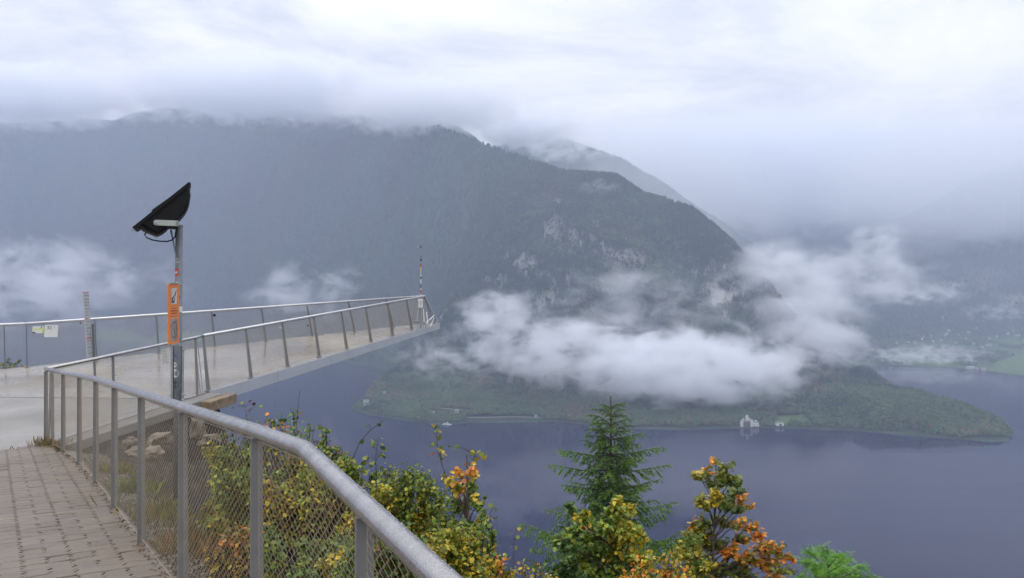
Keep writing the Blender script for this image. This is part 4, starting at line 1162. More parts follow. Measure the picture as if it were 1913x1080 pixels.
c = Vector(P(785.5, 567, 24.55)); root = empty('dial_plate', c, 'white rounded plate with a dial at the tip of the platform', 'sign')
M4 = frame3((0, 0, 0), (1, 0.1, 0)); M4.translation = c
mb = MB(); plate(mb, 0.16, 0.29, 0.02); place(mb.build('plate', M['white'], bevel=0.009), root, M4)
flat('dial_ring', root, M4, ringpolys(0, 0.03, 0.052, 0.062), M['ink'], -0.013)
for q_ in [rect(-0.004, 0.0, 0.004, 0.03), rect(0.0, 0.032, 0.03, 0.038)]: flat('dial_hand', root, M4, [q_], M['ink'], -0.013)
flat('text_line', root, M4, [rect(-0.05, -0.125, 0.05, -0.118)], M['ink'], -0.013)
tc_ = Vector(P(790, 600, 24.4)); scope = empty('viewing_scope', Vector(P(790, 609, 24.4)), 'low scope stand with white legs and small seats at the tip of the platform', 'viewing scope')
for (x0, y0, x1, y1) in ((778, 610, 782, 577), (793, 611, 791, 577), (799, 606, 797, 583), (803, 598, 811, 589), (803, 611, 811, 594), (793, 606, 811, 589)):
    mb = MB(); mb.tube([Vector(P(x0, y0, 24.4)), Vector(P(x1, y1, 24.7))], 0.012, 6); child_of(mb.build('leg', M['white'] if x0 > 792 else M['galv']), scope)
for (x, y) in ((779, 603), (792, 605)):
    mb = MB(); mb.box(Vector(P(x, y, 24.3)), (0.10, 0.10, 0.10)); mb.box(Vector(P(x, y - 3.5, 24.3)), (0.15, 0.15, 0.02)); child_of(mb.build('seat', M['galv'], bevel=0.004), scope)

# ================================================================== VEGETATION NEAR THE CAMERA
PAL = {
    'green': [(0.060, 0.115, 0.022), (0.085, 0.150, 0.025), (0.045, 0.085, 0.022)],
    'lime': [(0.20, 0.25, 0.030), (0.26, 0.28, 0.032), (0.15, 0.21, 0.028)],
    'olive': [(0.15, 0.16, 0.020), (0.20, 0.19, 0.022), (0.12, 0.14, 0.02)],
    'yellow': [(0.46, 0.33, 0.028), (0.40, 0.30, 0.03), (0.52, 0.38, 0.035)],
    'orange': [(0.56, 0.20, 0.022), (0.48, 0.15, 0.02), (0.60, 0.26, 0.03)],
    'red': [(0.25, 0.05, 0.02), (0.33, 0.08, 0.02)],
    'brown': [(0.12, 0.06, 0.028), (0.17, 0.085, 0.035), (0.08, 0.042, 0.022)],
    'fern': [(0.11, 0.27, 0.025), (0.16, 0.34, 0.03), (0.07, 0.18, 0.02), (0.20, 0.38, 0.04)],
}
LEAF_ROUND = (np.array([(0, 0, 0), (0.40, 0.30, 0.10), (0.36, 0.72, 0.09), (0, 1.0, -0.05), (-0.36, 0.72, 0.09), (-0.40, 0.30, 0.10)], float),
              np.array([(0, 1, 2), (0, 2, 3), (0, 3, 4), (0, 4, 5)]))
_m = [(0, 0, 0), (0.50, -0.02, 0.05), (0.22, 0.22, 0.02), (0.62, 0.42, 0.06), (0.20, 0.48, 0.02), (0.34, 0.86, 0.02), (0.0, 1.0, -0.06)]
LEAF_MAPLE = (np.array(_m + [(-x, y, z) for x, y, z in _m[1:6]], float),
              np.array([(0, 1, 2), (0, 2, 4), (2, 3, 4), (0, 4, 6), (4, 5, 6), (0, 8, 7 + 0), (0, 6, 9 + 0), (8, 9, 0), (9, 6, 10)]))
# left half indices: 7:(-.5,-.02) 8:(-.22,.22) 9:(-.62,.42) 10:(-.2,.48) 11:(-.34,.86)
LEAF_MAPLE = (LEAF_MAPLE[0], np.array([(0, 1, 2), (0, 2, 4), (2, 3, 4), (0, 4, 6), (4, 5, 6), (0, 8, 7), (0, 10, 8), (8, 10, 9), (0, 6, 10), (10, 6, 11)]))
def _pinnate():
    v = []; f = []
    for k in range(5):
        y = 0.12 + 0.19 * k; L_ = 0.34 * (1 - 0.12 * abs(k - 1.5))
        for sg in (-1, 1):
            b = len(v); v += [(0, y, 0), (sg * L_ * 0.5, y + 0.02, -0.02), (sg * L_, y + 0.12, -0.07), (sg * L_ * 0.5, y + 0.11, -0.02)]; f += [(b, b + 1, b + 2), (b, b + 2, b + 3)]
    b = len(v); v += [(0, 0.9, 0), (0.05, 1.0, 0), (0, 1.2, -0.06), (-0.05, 1.0, 0)]; f += [(b, b + 1, b + 2), (b, b + 2, b + 3)]
    return np.array(v, float), np.array(f)
LEAF_PINNATE = _pinnate()
def leaves(mesh_tpl, pos, size, cols, r, droop=0.5, face=None):
    """numpy cloud of leaves: random heading, mostly lying flat, tips hanging"""
    tv, tf = mesh_tpl; n = len(pos)
    yaw = r.uniform(0, 2 * np.pi, n); pit = r.normal(-droop, 0.45, n); rol = r.normal(0, 0.5, n)
    Y = np.stack([np.sin(yaw) * np.cos(pit), np.cos(yaw) * np.cos(pit), np.sin(pit)], -1)
    X0 = np.stack([np.cos(yaw), -np.sin(yaw), np.zeros(n)], -1)
    Z0 = np.cross(X0, Y)
    X = X0 * np.cos(rol)[:, None] + Z0 * np.sin(rol)[:, None]; Z = np.cross(X, Y)
    s = size * r.uniform(0.6, 1.2, n)
    fold = r.uniform(0.3, 2.5, n)
    V = pos[:, None, :] + s[:, None, None] * (tv[None, :, 0:1] * X[:, None, :] + tv[None, :, 1:2] * Y[:, None, :] + (tv[None, :, 2:3] * fold[:, None, None]) * Z[:, None, :])
    Fc = tf[None] + (np.arange(n) * len(tv))[:, None, None]
    C = np.repeat(cols[:, None, :], len(tv), 1)
    return V.reshape(-1, 3), Fc.reshape(-1, 3), C.reshape(-1, 3)
def pick_cols(names, n, r):
    out = np.zeros((n, 3))
    for i in range(n):
        p = PAL[names[r.integers(len(names))]]; out[i] = p[r.integers(len(p))]
    return out * r.uniform(0.95, 1.75, (n, 1))
def plant(name, label, cat, Y, base, blobs, leaf, size, dens, seed, group=None, layers=True, stem_r=0.012, trunk_top=None, depth=1.0, droop=0.5):
    """blobs: (px, py, radius in photo px, colours, optional Y offset). The crown is many leaf sprays round the ends of limbs"""
    r = np.random.default_rng(seed); pr = random.Random(seed)
    base = Vector(base)
    root = empty(name, base, label, cat, group)
    limbs = MB(); PV, PF, PC = [], [], []; off = 0
    ttop = Vector(P(trunk_top[0], trunk_top[1], Y)) if trunk_top else None
    if ttop:
        mid = base.lerp(ttop, 0.5) + Vector((pr.uniform(-.05, .05), 0, 0))
        limbs.tube([base - Vector((0, 0, 0.2)), mid, ttop], [stem_r * 2.6, stem_r * 1.8, stem_r * 0.6], 7)
    for bl in blobs:
        px, py, rad, names = bl[:4]; yo = bl[4] if len(bl) > 4 else pr.uniform(-0.25, 0.25) * depth
        c = Vector(P(px, py, Y + yo)); R_ = rad * Y / F
        if ttop:
            t = max(0.1, min(0.95, (c.z - base.z - R_ * 0.6) / max(0.2, (ttop.z - base.z)))); st = base.lerp(ttop, t * 0.9)
        else:
            st = base + Vector((pr.uniform(-.15, .15), pr.uniform(-.15, .15), -0.1))
        m1 = st.lerp(c, 0.5) + Vector((pr.uniform(-.1, .1), pr.uniform(-.1, .1), -0.04 + 0.1 * pr.random())) * (c - st).length * 0.6
        limbs.tube([st, m1, c], [stem_r, stem_r * 0.6, stem_r * 0.25], 5, caps=False)
        nt_ = max(4, int(rad * 0.55 * (dens ** 0.5)))
        pts = []
        for k in range(nt_):
            d = Vector((pr.gauss(0, 1), pr.gauss(0, 1), pr.gauss(0, 0.62))); d.normalize()
            e = c + d * R_ * (0.55 + 0.55 * pr.random()) * Vector((1, 1, 1)).x
            s0 = m1.lerp(c, 0.4 + 0.6 * pr.random())
            limbs.tube([s0, s0.lerp(e, 0.5) + Vector((0, 0, R_ * 0.08)), e], [stem_r * 0.25, stem_r * 0.18, stem_r * 0.1], 3, caps=False)
            nl = max(3, int(8.0 * dens * (R_ / 0.13) ** 0.8))
            for q in range(nl):
                t = 0.25 + 0.8 * pr.random()
                p = s0.lerp(e, t) + Vector((pr.gauss(0, 1), pr.gauss(0, 1), pr.gauss(0, 0.6))) * R_ * 0.16
                pts.append(p[:])
        pts = np.array(pts)
        v, f, cc = leaves(leaf, pts, size, pick_cols(names, len(pts), r), r, droop)
        PV.append(v); PF.append(f + off); PC.append(cc); off += len(v)
    V_ = np.concatenate(PV) - np.array(base[:]); F_ = np.concatenate(PF)
    fo = obj_np('foliage', V_, F_, M['leaf'], root, np.clip(np.concatenate(PC), 0.005, 0.9)); fo['kind'] = 'stuff'
    child_of(limbs.build('branches' if not ttop else 'trunk', M['bark'], smooth=True), root)
    return root, len(F_)
def gbase(px, Y, dz=0.0):
    x = (px - 956.5) / F * Y; return (x, Y, gz(x, Y) + dz)
G, LI, O, YE, OR, RE, BR, FE = 'green', 'lime', 'olive', 'yellow', 'orange', 'red', 'brown', 'fern'
tot = 0
def pl_(*a, **k):
    global tot
    o, n = plant(*a, **k); tot += n; return o
pl_('shrub', 'thin green and orange shrub beside the stained block under the platform', 'shrub', 8.5, gbase(500, 8.5), 
    [(432, 790, 10, [G, BR]), (455, 788, 14, [G, G, YE]), (480, 795, 18, [G, O, YE]), (505, 785, 14, [G, YE, OR]), (530, 782, 14, [G, G, OR]), (520, 805, 20, [G, O, YE]), (556, 800, 20, [G, LI, O]), (548, 770, 10, [G, LI]),
     (580, 792, 12, [G, LI]), (490, 825, 24, [G, O, YE]), (460, 815, 20, [G, G]), (430, 820, 16, [G, O]), (545, 830, 26, [O, YE, G]), (415, 800, 8, [G])], LEAF_ROUND, 0.05, 0.9, 21)
pl_('shrub', 'reddish brown and green shrub left of the long bare twig', 'shrub', 7.6, gbase(600, 7.4),
    [(610, 800, 12, [G, O]), (592, 825, 20, [BR, G, O]), (620, 835, 20, [BR, G, LI]), (640, 850, 14, [G, BR, O]), (570, 845, 26, [O, YE, BR]), (605, 865, 28, [O, G, BR]), (640, 885, 18, [O, YE, G]), (662, 868, 12, [G, YE]), (580, 890, 30, [O, BR, YE]),
     (545, 865, 25, [O, BR, G]), (625, 910, 26, [O, YE, BR])], LEAF_ROUND, 0.045, 1.6, 22)
pl_('shrub', 'dense yellow green shrub to the right of the railing bend', 'shrub', 6.9, gbase(755, 6.6),
    [(700, 885, 14, [G, LI]), (728, 884, 18, [O, LI, G]), (758, 882, 20, [O, LI, G]), (788, 882, 14, [G, LI]), (716, 912, 26, [O, LI, YE]), (758, 915, 28, [O, LI, G]), (798, 908, 24, [G, O, LI]), (698, 935, 24, [O, YE, G]), (778, 950, 32, [O, YE, LI]),
     (738, 950, 32, [O, LI, YE]), (822, 932, 22, [G, O, LI]), (800, 985, 34, [O, YE, LI]), (760, 990, 30, [O, G]), (690, 960, 20, [O, BR])], LEAF_ROUND, 0.038, 2.5, 23)
pl_('sapling', 'young tree with an orange yellow top right of the dense shrub', 'tree', 6.2, gbase(868, 6.0),
    [(838, 888, 15, [OR, YE, LI]), (862, 880, 13, [YE, OR]), (886, 878, 15, [OR, YE]), (850, 905, 20, [LI, YE, OR]), (880, 908, 18, [LI, G]), (894, 935, 18, [LI, G, YE]), (858, 940, 24, [G, LI]), (900, 968, 14, [LI, YE]), (845, 975, 28, [G, LI, O]), (885, 985, 22, [LI, G])],
    LEAF_ROUND, 0.052, 1.1, 24, trunk_top=(872, 850), stem_r=0.010)
pl_('shrub', 'yellow leafed shrub at the foot of the orange topped sapling', 'shrub', 5.6, gbase(870, 5.3),
    [(840, 1000, 34, [O, YE, LI]), (880, 1010, 34, [O, YE, G]), (910, 1012, 20, [LI, G]), (925, 1045, 22, [G, YE, OR]), (865, 1048, 38, [G, O, YE]), (900, 1070, 38, [G, O, YE]), (950, 1068, 18, [YE, O]), (820, 1030, 34, [O, YE]), (905, 955, 10, [G, LI]), (918, 985, 10, [G, LI])],
    LEAF_ROUND, 0.038, 2.5, 25)
rb = random.Random(77)
def patch(x0, x1, y0, y1, n, cols, rad=24):
    out = []
    for i in range(n):
        x = rb.uniform(x0, x1); y = rb.uniform(y0, y1)
        out.append((x, y, rad * rb.uniform(0.7, 1.2), rb.choice(cols)))
    return out
mixc = [[O, YE, BR], [O, LI, G], [LI, O, O], [G, O], [BR, O, O], [LI, G, O], [O, LI, YE]]
pl_('shrub', 'golden olive shrub seen through the net between the last two near posts', 'shrub', 5.2, gbase(560, 5.0), patch(490, 680, 865, 1000, 36, mixc), LEAF_ROUND, 0.034, 2.6, 26)
pl_('shrub', 'brown and olive shrub seen through the net left of the broad near post', 'shrub', 6.2, gbase(440, 6.1), patch(385, 490, 835, 990, 32, mixc, 22), LEAF_ROUND, 0.036, 2.4, 27)
pl_('shrub', 'green low shrub with golden leaves at the lower edge behind the near net', 'shrub', 4.3, gbase(570, 4.1), patch(480, 680, 985, 1100, 24, [[G, O], [G, LI], [YE, O], [G, BR], [G, G, O]], 30), LEAF_ROUND, 0.032, 2.6, 28)
pl_('shrub', 'rusty brown ground shrub at the foot of the slope behind the near net', 'shrub', 4.9, gbase(430, 4.8), patch(395, 480, 990, 1080, 12, [[BR, OR, O], [O, LI], [BR, BR, YE]], 24), LEAF_ROUND, 0.033, 2.4, 29)
pl_('shrub', 'olive shrub just outside the railing bend', 'shrub', 4.9, gbase(700, 4.6), patch(650, 800, 1000, 1100, 16, [[G, O], [O, YE], [BR, G]], 34), LEAF_ROUND, 0.034, 2.4, 30)
pl_('tree', 'yellow green broadleaf tree standing in front of the spruce', 'tree', 9.0, (P(1140, 1080, 9.0)[0], 9.0, -6.2),
    [(1155, 930, 13, [LI, YE]), (1150, 950, 18, [LI]), (1178, 948, 12, [LI, YE]), (1128, 975, 20, [LI, G]), (1168, 985, 28, [LI, LI, YE]), (1085, 962, 16, [G, LI, YE]), (1072, 985, 22, [G, LI]), (1052, 1012, 24, [G, G, LI]), (1108, 1008, 30, [LI, G]),
     (1150, 1030, 34, [LI, G, YE]), (1190, 1000, 20, [YE, LI]), (1098, 1048, 34, [G, LI]), (1052, 1062, 30, [G, G]), (1196, 1040, 26, [LI, YE]), (1148, 1072, 36, [LI, G]), (1062, 945, 9, [G]), (1092, 985, 5, [RE])],
    LEAF_ROUND, 0.066, 1.7, 31, trunk_top=(1150, 945), stem_r=0.014)
pl_('shrub', 'golden orange shrub at the bottom edge between yellow green tree and maple', 'shrub', 8.3, (P(1230, 1080, 8.3)[0], 8.3, -5.0),
    [(1200, 1058, 26, [YE, OR, O]), (1240, 1042, 24, [YE, O, G]), (1270, 1060, 28, [YE, OR, O]), (1225, 1078, 30, [OR, YE]), (1180, 1075, 20, [OR, OR, YE]), (1300, 1080, 26, [YE, O]), (1262, 1020, 14, [LI, YE])], LEAF_ROUND, 0.05, 1.0, 32)
pl_('shrub', 'dark russet shrub at the bottom edge left of the yellow green tree', 'shrub', 8.0, (P(980, 1080, 8)[0], 8.0, -5.0),
    [(975, 1062, 16, [BR, YE, O]), (1000, 1070, 20, [G, BR, YE]), (1030, 1078, 20, [G, YE]), (955, 1075, 16, [BR, OR]), (1010, 1052, 8, [YE, G])], LEAF_ROUND, 0.045, 1.0, 33)
pl_('maple_tree', 'maple tree turning orange to the right of the spruce', 'tree', 12.0, (P(1320, 1080, 12)[0], 12.0, -7.5),
    [(1336, 854, 8, [OR, O]), (1304, 886, 13, [O, O, YE]), (1322, 880, 10, [OR, O]), (1352, 880, 20, [O, O, G]), (1340, 900, 18, [O, G]), (1368, 895, 16, [G, O]), (1376, 915, 17, [G, G, O]), (1392, 928, 10, [OR, OR, O]), (1335, 925, 14, [O, YE]),
     (1322, 940, 18, [O, O, YE]), (1352, 938, 20, [O, G]), (1380, 942, 18, [G, O]), (1396, 942, 10, [OR, O]), (1312, 935, 12, [O]), (1295, 975, 14, [O, OR, YE]), (1318, 978, 20, [O, O, G]), (1350, 972, 17, [O]), (1382, 975, 14, [OR, O]), (1405, 982, 14, [OR, OR, O]),
     (1424, 998, 10, [OR]), (1385, 1005, 16, [OR, O, G]), (1300, 1005, 28, [O, O, YE]), (1336, 1012, 26, [O, O, G]), (1366, 1028, 22, [OR, OR, O]), (1400, 1038, 20, [OR, O, O]), (1425, 1020, 14, [OR, O]), (1452, 1020, 15, [OR, OR, O]), (1438, 1048, 22, [OR, O]),
     (1470, 1040, 14, [OR, OR, O]), (1472, 1060, 12, [O]), (1300, 1050, 36, [O, O, YE]), (1345, 1058, 30, [O, G]), (1390, 1065, 26, [G, O, O]), (1270, 1030, 20, [O, YE, LI]), (1450, 1072, 10, [OR, YE]), (1280, 995, 14, [O, YE])],
    LEAF_MAPLE, 0.085, 1.25, 34, trunk_top=(1338, 868), stem_r=0.013, depth=2.2, droop=0.35)
pl_('ash_tree', 'fresh green feathery young ash tree at the bottom right', 'tree', 13.0, (P(1560, 1080, 13)[0], 13.0, -7.0),
    [(1512, 1030, 13, [FE]), (1540, 1030, 18, [FE]), (1565, 1038, 16, [FE]), (1505, 1050, 12, [FE]), (1530, 1058, 22, [FE]), (1570, 1060, 24, [FE]), (1598, 1072, 18, [FE]), (1545, 1078, 26, [FE]), (1614, 1056, 8, [FE]), (1632, 1074, 8, [FE]), (1500, 1076, 14, [FE]), (1585, 1045, 8, [FE])],
    LEAF_PINNATE, 0.13, 1.2, 35, trunk_top=(1545, 1020), stem_r=0.012, depth=2, droop=0.2)
pl_('shrub', 'small dark green weeds behind the far left railing', 'shrub', 18.3, (P(20, 690, 18.3)[0], 18.3, -2.3),
    [(5, 682, 10, [G, O]), (14, 672, 6, [G]), (24, 684, 8, [G, O, YE]), (34, 672, 5, [G]), (42, 686, 6, [YE, OR, O]), (-10, 678, 12, [G, O]), (60, 683, 3, [G]), (30, 678, 4, [G])], LEAF_ROUND, 0.06, 1.0, 36)

# saplings whose single leaves stand clear against the lake: every leaf a piece of its own
leaf_mesh = {}
def leaf_me(colname, k):
    key = (colname, k)
    if key not in leaf_mesh:
        me = bpy.data.meshes.new('leaf'); tv, tf = LEAF_ROUND; tv = tv * np.array([1.15, 1, 1.6])
        me.from_pydata([tuple(v) for v in tv], [], [tuple(int(i) for i in f) for f in tf])
        c = np.array(PAL[colname][k % len(PAL[colname])])
        ca = me.color_attributes.new('Tint', 'FLOAT_COLOR', 'POINT'); ca.data.foreach_set('color', np.tile(np.append(c, 1), len(tv)).astype(np.float32))
        me.materials.append(M['leaf']); leaf_mesh[key] = me
    return leaf_mesh[key]
def sprig(label, Y, path_px, lv, seed, size=0.05, sr=0.004):
    pr = random.Random(seed)
    pts = [Vector(P(x, y, Y + 0.02 * i)) for i, (x, y) in enumerate(path_px)]
    b = Vector((pts[0].x, pts[0].y, min(pts[0].z - 0.5, gz(pts[0].x, pts[0].y))))
    root = empty('sapling', b, label, 'sapling')
    mb = MB(); n = len(pts)
    mb.tube([b] + pts, [sr * 1.6] + [sr * (1 - 0.7 * i / n) for i in range(n)], 5)
    for (x, y, cname) in lv:
        c = Vector(P(x, y, Y + pr.uniform(-0.03, 0.03)))
        # nearest point of the stem, a little below the leaf
        best = min(((pts[i].lerp(pts[i + 1], t) - c - Vector((0, 0, -0.04))).length, i, t) for i in range(n - 1) for t in (0, .25, .5, .75, 1))
        s0 = pts[best[1]].lerp(pts[best[1] + 1], best[2])
        mb.tube([s0, s0.lerp(c, 0.6) + Vector((0, 0, 0.01)), c], [sr * 0.5, sr * 0.35, sr * 0.25], 3, caps=False)
        o = bpy.data.objects.new('leaf', leaf_me(cname, pr.randrange(3))); COL.objects.link(o); child_of(o, root)
        o.location = c - Vector((0, 0, 0)); s = size * pr.uniform(0.75, 1.15)
        o.scale = (s, s, s); o.rotation_euler = (pr.uniform(-1.3, -0.1), pr.uniform(-0.6, 0.6), pr.uniform(0, 6.28))
    child_of(mb.build('stem', M['bark'], smooth=True), root)
def along(path_px, n, cols, seed, spread=8, t0=0.3):
    pr = random.Random(seed); out = []
    for i in range(n):
        t = t0 + (1 - t0) * (i + pr.random()) / n; k = min(int(t * (len(path_px) - 1)), len(path_px) - 2); u = t * (len(path_px) - 1) - k
        x = path_px[k][0] * (1 - u) + path_px[k + 1][0] * u + pr.choice((-1, 1)) * pr.uniform(2, spread); y = path_px[k][1] * (1 - u) + path_px[k + 1][1] * u + pr.uniform(-3, 3)
        out.append((x, y, pr.choice(cols)))
    return out
pA = [(848, 930), (826, 870), (818, 835), (811, 792)]
sprig('slender sapling with bright yellow leaves at its tip under the little white boat', 6.3, pA, along(pA, 13, [YE, LI, LI], 1, 7, 0.45) + [(805, 793, YE), (815, 791, YE), (813, 846, OR)], 41)
pB = [(702, 960), (703, 890), (702, 850), (706, 818)]
sprig('slender sapling with lime leaves standing above the dense shrub', 6.4, pB, along(pB, 18, [LI, G, LI], 2, 12, 0.35), 42)
pC = [(862, 960), (872, 900), (883, 868), (888, 842)]
sprig('sapling with rounded yellow green leaves above the orange sapling top', 6.0, pC, [(877, 845, LI), (885, 840, YE), (893, 848, LI), (900, 844, LI), (905, 851, YE), (874, 850, LI), (848, 832, G), (855, 834, LI), (842, 834, G)] + along(pC, 8, [LI, YE, OR], 3, 12, 0.2), 43)
pD = [(640, 905), (662, 850), (672, 826), (692, 803), (716, 787)]
sprig('long bare leaning twig with green leaves at its tip', 6.9, pD, [(714, 789, LI), (708, 791, G), (690, 794, G), (676, 822, G), (652, 868, O), (645, 880, BR)], 44, sr=0.006)
pD2 = [(668, 900), (680, 870), (686, 850)]
sprig('short dark twig with small leaves beside the long bare twig', 6.6, pD2, along(pD2, 6, [LI, G], 5, 10, 0.3), 45)
pE = [(470, 830), (462, 785), (455, 752)]
sprig('thin twig with a yellow green leaf above the stained block', 8.3, pE, [(450, 751, LI), (427, 757, LI), (432, 762, G), (490, 757, LI), (470, 765, BR), (474, 752, BR), (470, 747, BR)], 46)
pF = [(552, 815), (556, 775), (560, 729)]
sprig('tall bare twig pointing up over the lake', 8.0, pF, [(565, 770, BR), (552, 782, G), (566, 786, LI), (548, 796, LI)], 47)
pG = [(957, 1100), (960, 1040), (964, 980)]
sprig('thin sapling with pale yellow leaves left of the spruce', 8.0, pG, [(969, 985, YE), (958, 998, YE), (968, 1000, LI), (956, 1020, YE), (968, 1024, LI), (955, 1042, YE), (966, 1050, OR)], 48)
pH = [(940, 1090), (922, 1020), (916, 975), (918, 938)]
sprig('wispy green sapling at the right edge of the near shrubs', 6.0, pH, along(pH, 14, [G, LI, O], 8, 10, 0.15), 49, size=0.04)
pI = [(1308, 1090), (1300, 1060), (1296, 1040)]

# spruce: whorled drooping boughs with needle-covered twigs
def spruce():
    Y = 12.0; pr = random.Random(9); r = np.random.default_rng(9)
    topv = Vector(P(1141, 742, Y)); base = Vector((topv.x + 0.02, Y, -8.0))
    root = empty('spruce_tree', base, 'dark green young spruce with pointed leader against the lake', 'tree')
    mb = MB(); mb.tube([base, base.lerp(topv, 0.6), topv], [0.09, 0.05, 0.008], 8); child_of(mb.build('trunk', M['bark'], smooth=True), root)
    px = Y / F
    tw = MB()
    segs = []           # twig segments that carry needles: (a, b)
    def twig(a, b, rad=0.004):
        tw.tube([a, b], [rad, rad * 0.5], 3, caps=False); segs.append((a, b))
    segs.append((topv - Vector((0, 0, 0.16)), topv))
    #       z below top (photo px), bough length (px), rise of the bough
    whorls = [(22, 26, 0.42), (36, 34, 0.36), (52, 36, 0.30), (64, 42, 0.28), (80, 50, 0.22), (94, 58, 0.16), (108, 70, 0.14), (122, 92, 0.20), (134, 66, 0.1), (148, 98, 0.14), (160, 72, 0.06), (172, 90, 0.1), (186, 78, 0.05), (200, 98, 0.08), (214, 92, 0.05),
              (232, 112, 0.08), (248, 112, 0.06), (264, 150, 0.10), (284, 130, 0.04), (302, 145, 0.02), (322, 155, 0.0), (345, 160, 0.0)]
    for wi, (dz, Lp, rise) in enumerate(whorls):
        nb = 5 if dz < 60 else 6
        a0 = pr.uniform(0, 6.28)
        wide = wi in (7, 9, 11, 15, 17, 19)
        if wide: a0 = math.pi * (1.0 if wi != 17 else 0.96)
        for k in range(nb):
            a = a0 + 2 * math.pi * k / nb + pr.uniform(-0.25, 0.25)
            # longest boughs to the left and right as in the photograph
            L = Lp * px * pr.choice((0.55, 0.75, 0.9, 1.0, 1.15)) * pr.uniform(0.9, 1.1); rise_k = rise * pr.uniform(0.2, 1.9)
            if wide: L = Lp * px * (1.12 if k in (0, 3) else 0.62) * pr.uniform(0.9, 1.05); rise_k = rise * (1.9 if k in (0, 3) else 0.8)
            d = Vector((math.cos(a), math.sin(a), 0))
            s0 = topv - Vector((0, 0, dz * px)); pts = [s0]
            N = max(4, int(L / 0.062))
            for i in range(1, N + 1):
                t = i / N
                z = rise_k * L * (t * 1.6 - 1.1 * t * t) + (0.05 * L * t ** 3) - 0.10 * L * math.sin(math.pi * t) * (dz / 300)
                pts.append(s0 + d * L * t + Vector((0, 0, z)) + Vector((pr.uniform(-1, 1), pr.uniform(-1, 1), pr.uniform(-1, 1))) * 0.008)
            tw.tube(pts, [0.009 * (1 - 0.75 * i / N) for i in range(N + 1)], 4, caps=False)
            for i in range(N): segs.append((pts[i], pts[i + 1])) if i > N * 0.15 else None
            side = Vector((-d.y, d.x, 0))
            for i in range(1, N + 1):
                t = i / N; ll = (0.30 * L * (1.15 - t) + 0.05) * pr.uniform(0.45, 1.3)
                for sg in (-1, 1):
                    if pr.random() < 0.12: continue
                    dr = (d * pr.uniform(0.5, 0.95) + side * sg * pr.uniform(0.45, 0.85) + Vector((0, 0, -0.15 - 0.75 * pr.random() * (1 if dz > 70 else 0.4)))).normalized()
                    p0 = pts[i]; p1 = p0 + dr * ll * 0.55; p2 = p1 + (dr + Vector((0, 0, -0.30))).normalized() * ll * 0.45
                    twig(p0, p1); twig(p1, p2, 0.003)
                    if ll > 0.12:
                        for s2 in (-1, 1):
                            q = p0.lerp(p1, 0.7); e = q + (dr * 0.8 + side * sg * s2 * 0.4 - d * 0.0 + Vector((0, 0, -0.35))).normalized() * ll * 0.4
                            twig(q, e, 0.003)
    child_of(tw.build('boughs', M['bark']), root)
    A = np.array([s[0][:] for s in segs]); B = np.array([s[1][:] for s in segs]); Ls = np.linalg.norm(B - A, axis=1)
    cnt = np.maximum(2, (Ls / 0.0042).astype(int)); ids = np.repeat(np.arange(len(segs)), cnt); n = len(ids)
    t = r.random(n)[:, None]; p = A[ids] + (B[ids] - A[ids]) * t; dirv = (B - A)[ids] / Ls[ids][:, None]
    rnd = r.normal(0, 1, (n, 3)); rnd -= dirv * np.sum(rnd * dirv, 1)[:, None]; rnd /= np.linalg.norm(rnd, axis=1)[:, None]
    nd = dirv * 0.75 + rnd * 0.8; nd[:, 2] += 0.15; nd /= np.linalg.norm(nd, axis=1)[:, None]
    ln = r.uniform(0.026, 0.044, n)[:, None]
    w = np.cross(nd, r.normal(0, 1, (n, 3))); w /= np.linalg.norm(w, axis=1)[:, None]
    V_ = np.stack([p - w * 0.0048, p + w * 0.0048, p + nd * ln], 1).reshape(-1, 3)
    F_ = np.arange(n * 3).reshape(-1, 3)
    tipn = (np.linalg.norm((p - np.array(topv[:]))[:, :2], axis=1) / 0.9)[:, None]
    base_c = np.array([0.070, 0.140, 0.034]) * r.uniform(0.7, 1.3, (n, 1)); new_c = np.array([0.20, 0.37, 0.06])
    fresh = (r.random((n, 1)) < np.clip(tipn * 0.9, 0.1, 0.75))
    C_ = np.where(fresh, new_c * r.uniform(0.7, 1.2, (n, 1)), base_c)
    o = obj_np('needles', V_ - np.array(base[:]), F_, M['needle'], root, np.repeat(C_, 3, 0)); o['kind'] = 'stuff'
    print('needles', n)
spruce()
print('leaf faces', tot)

# gravel, litter and grass along the foot of the railing
def scatter_strip(name, n, off0, off1, tpl, size, cols, seed, zoff=0.0, flat_=True, y0=3.0, y1=11.3):
    r = np.random.default_rng(seed)
    pts = [Vector((x, y, 0)) for x, y in near_posts][::-1]
    pos = []
    for i in range(n):
        k = r.integers(0, len(pts) - 1); a, b = pts[k], pts[k + 1]; t = r.random(); d = (b - a).normalized(); nrm = Vector((d.y, -d.x, 0))
        if nrm.x < 0: nrm = -nrm
        o_ = off0 + (off1 - off0) * r.random(); p = a.lerp(b, t) + nrm * o_
        z = gz(p.x, p.y) + 0.02 if o_ > 0.03 else path_z(p.y) + 0.004
        pos.append((p.x, p.y, z + zoff))
    pos = np.array(pos); cc = np.array(cols)[r.integers(0, len(cols), n)] * r.uniform(0.6, 1.3, (n, 1))
    v, f, c = leaves(tpl, pos, size, cc, r, 0.0 if flat_ else -1.2)
    return v, f, c
PEB = (np.array([(0.5, 0, 0), (0, 0.45, 0), (-0.5, 0.05, 0), (0, -0.4, 0), (0.02, 0.0, 0.35), (0, 0, -0.3)], float), np.array([(0, 1, 4), (1, 2, 4), (2, 3, 4), (3, 0, 4), (1, 0, 5), (2, 1, 5), (3, 2, 5), (0, 3, 5)]))
v, f, c = scatter_strip('gravel', 7000, 0.04, 0.50, PEB, 0.022, [(0.18, 0.17, 0.15), (0.27, 0.25, 0.22), (0.11, 0.10, 0.09), (0.22, 0.18, 0.13)], 5)
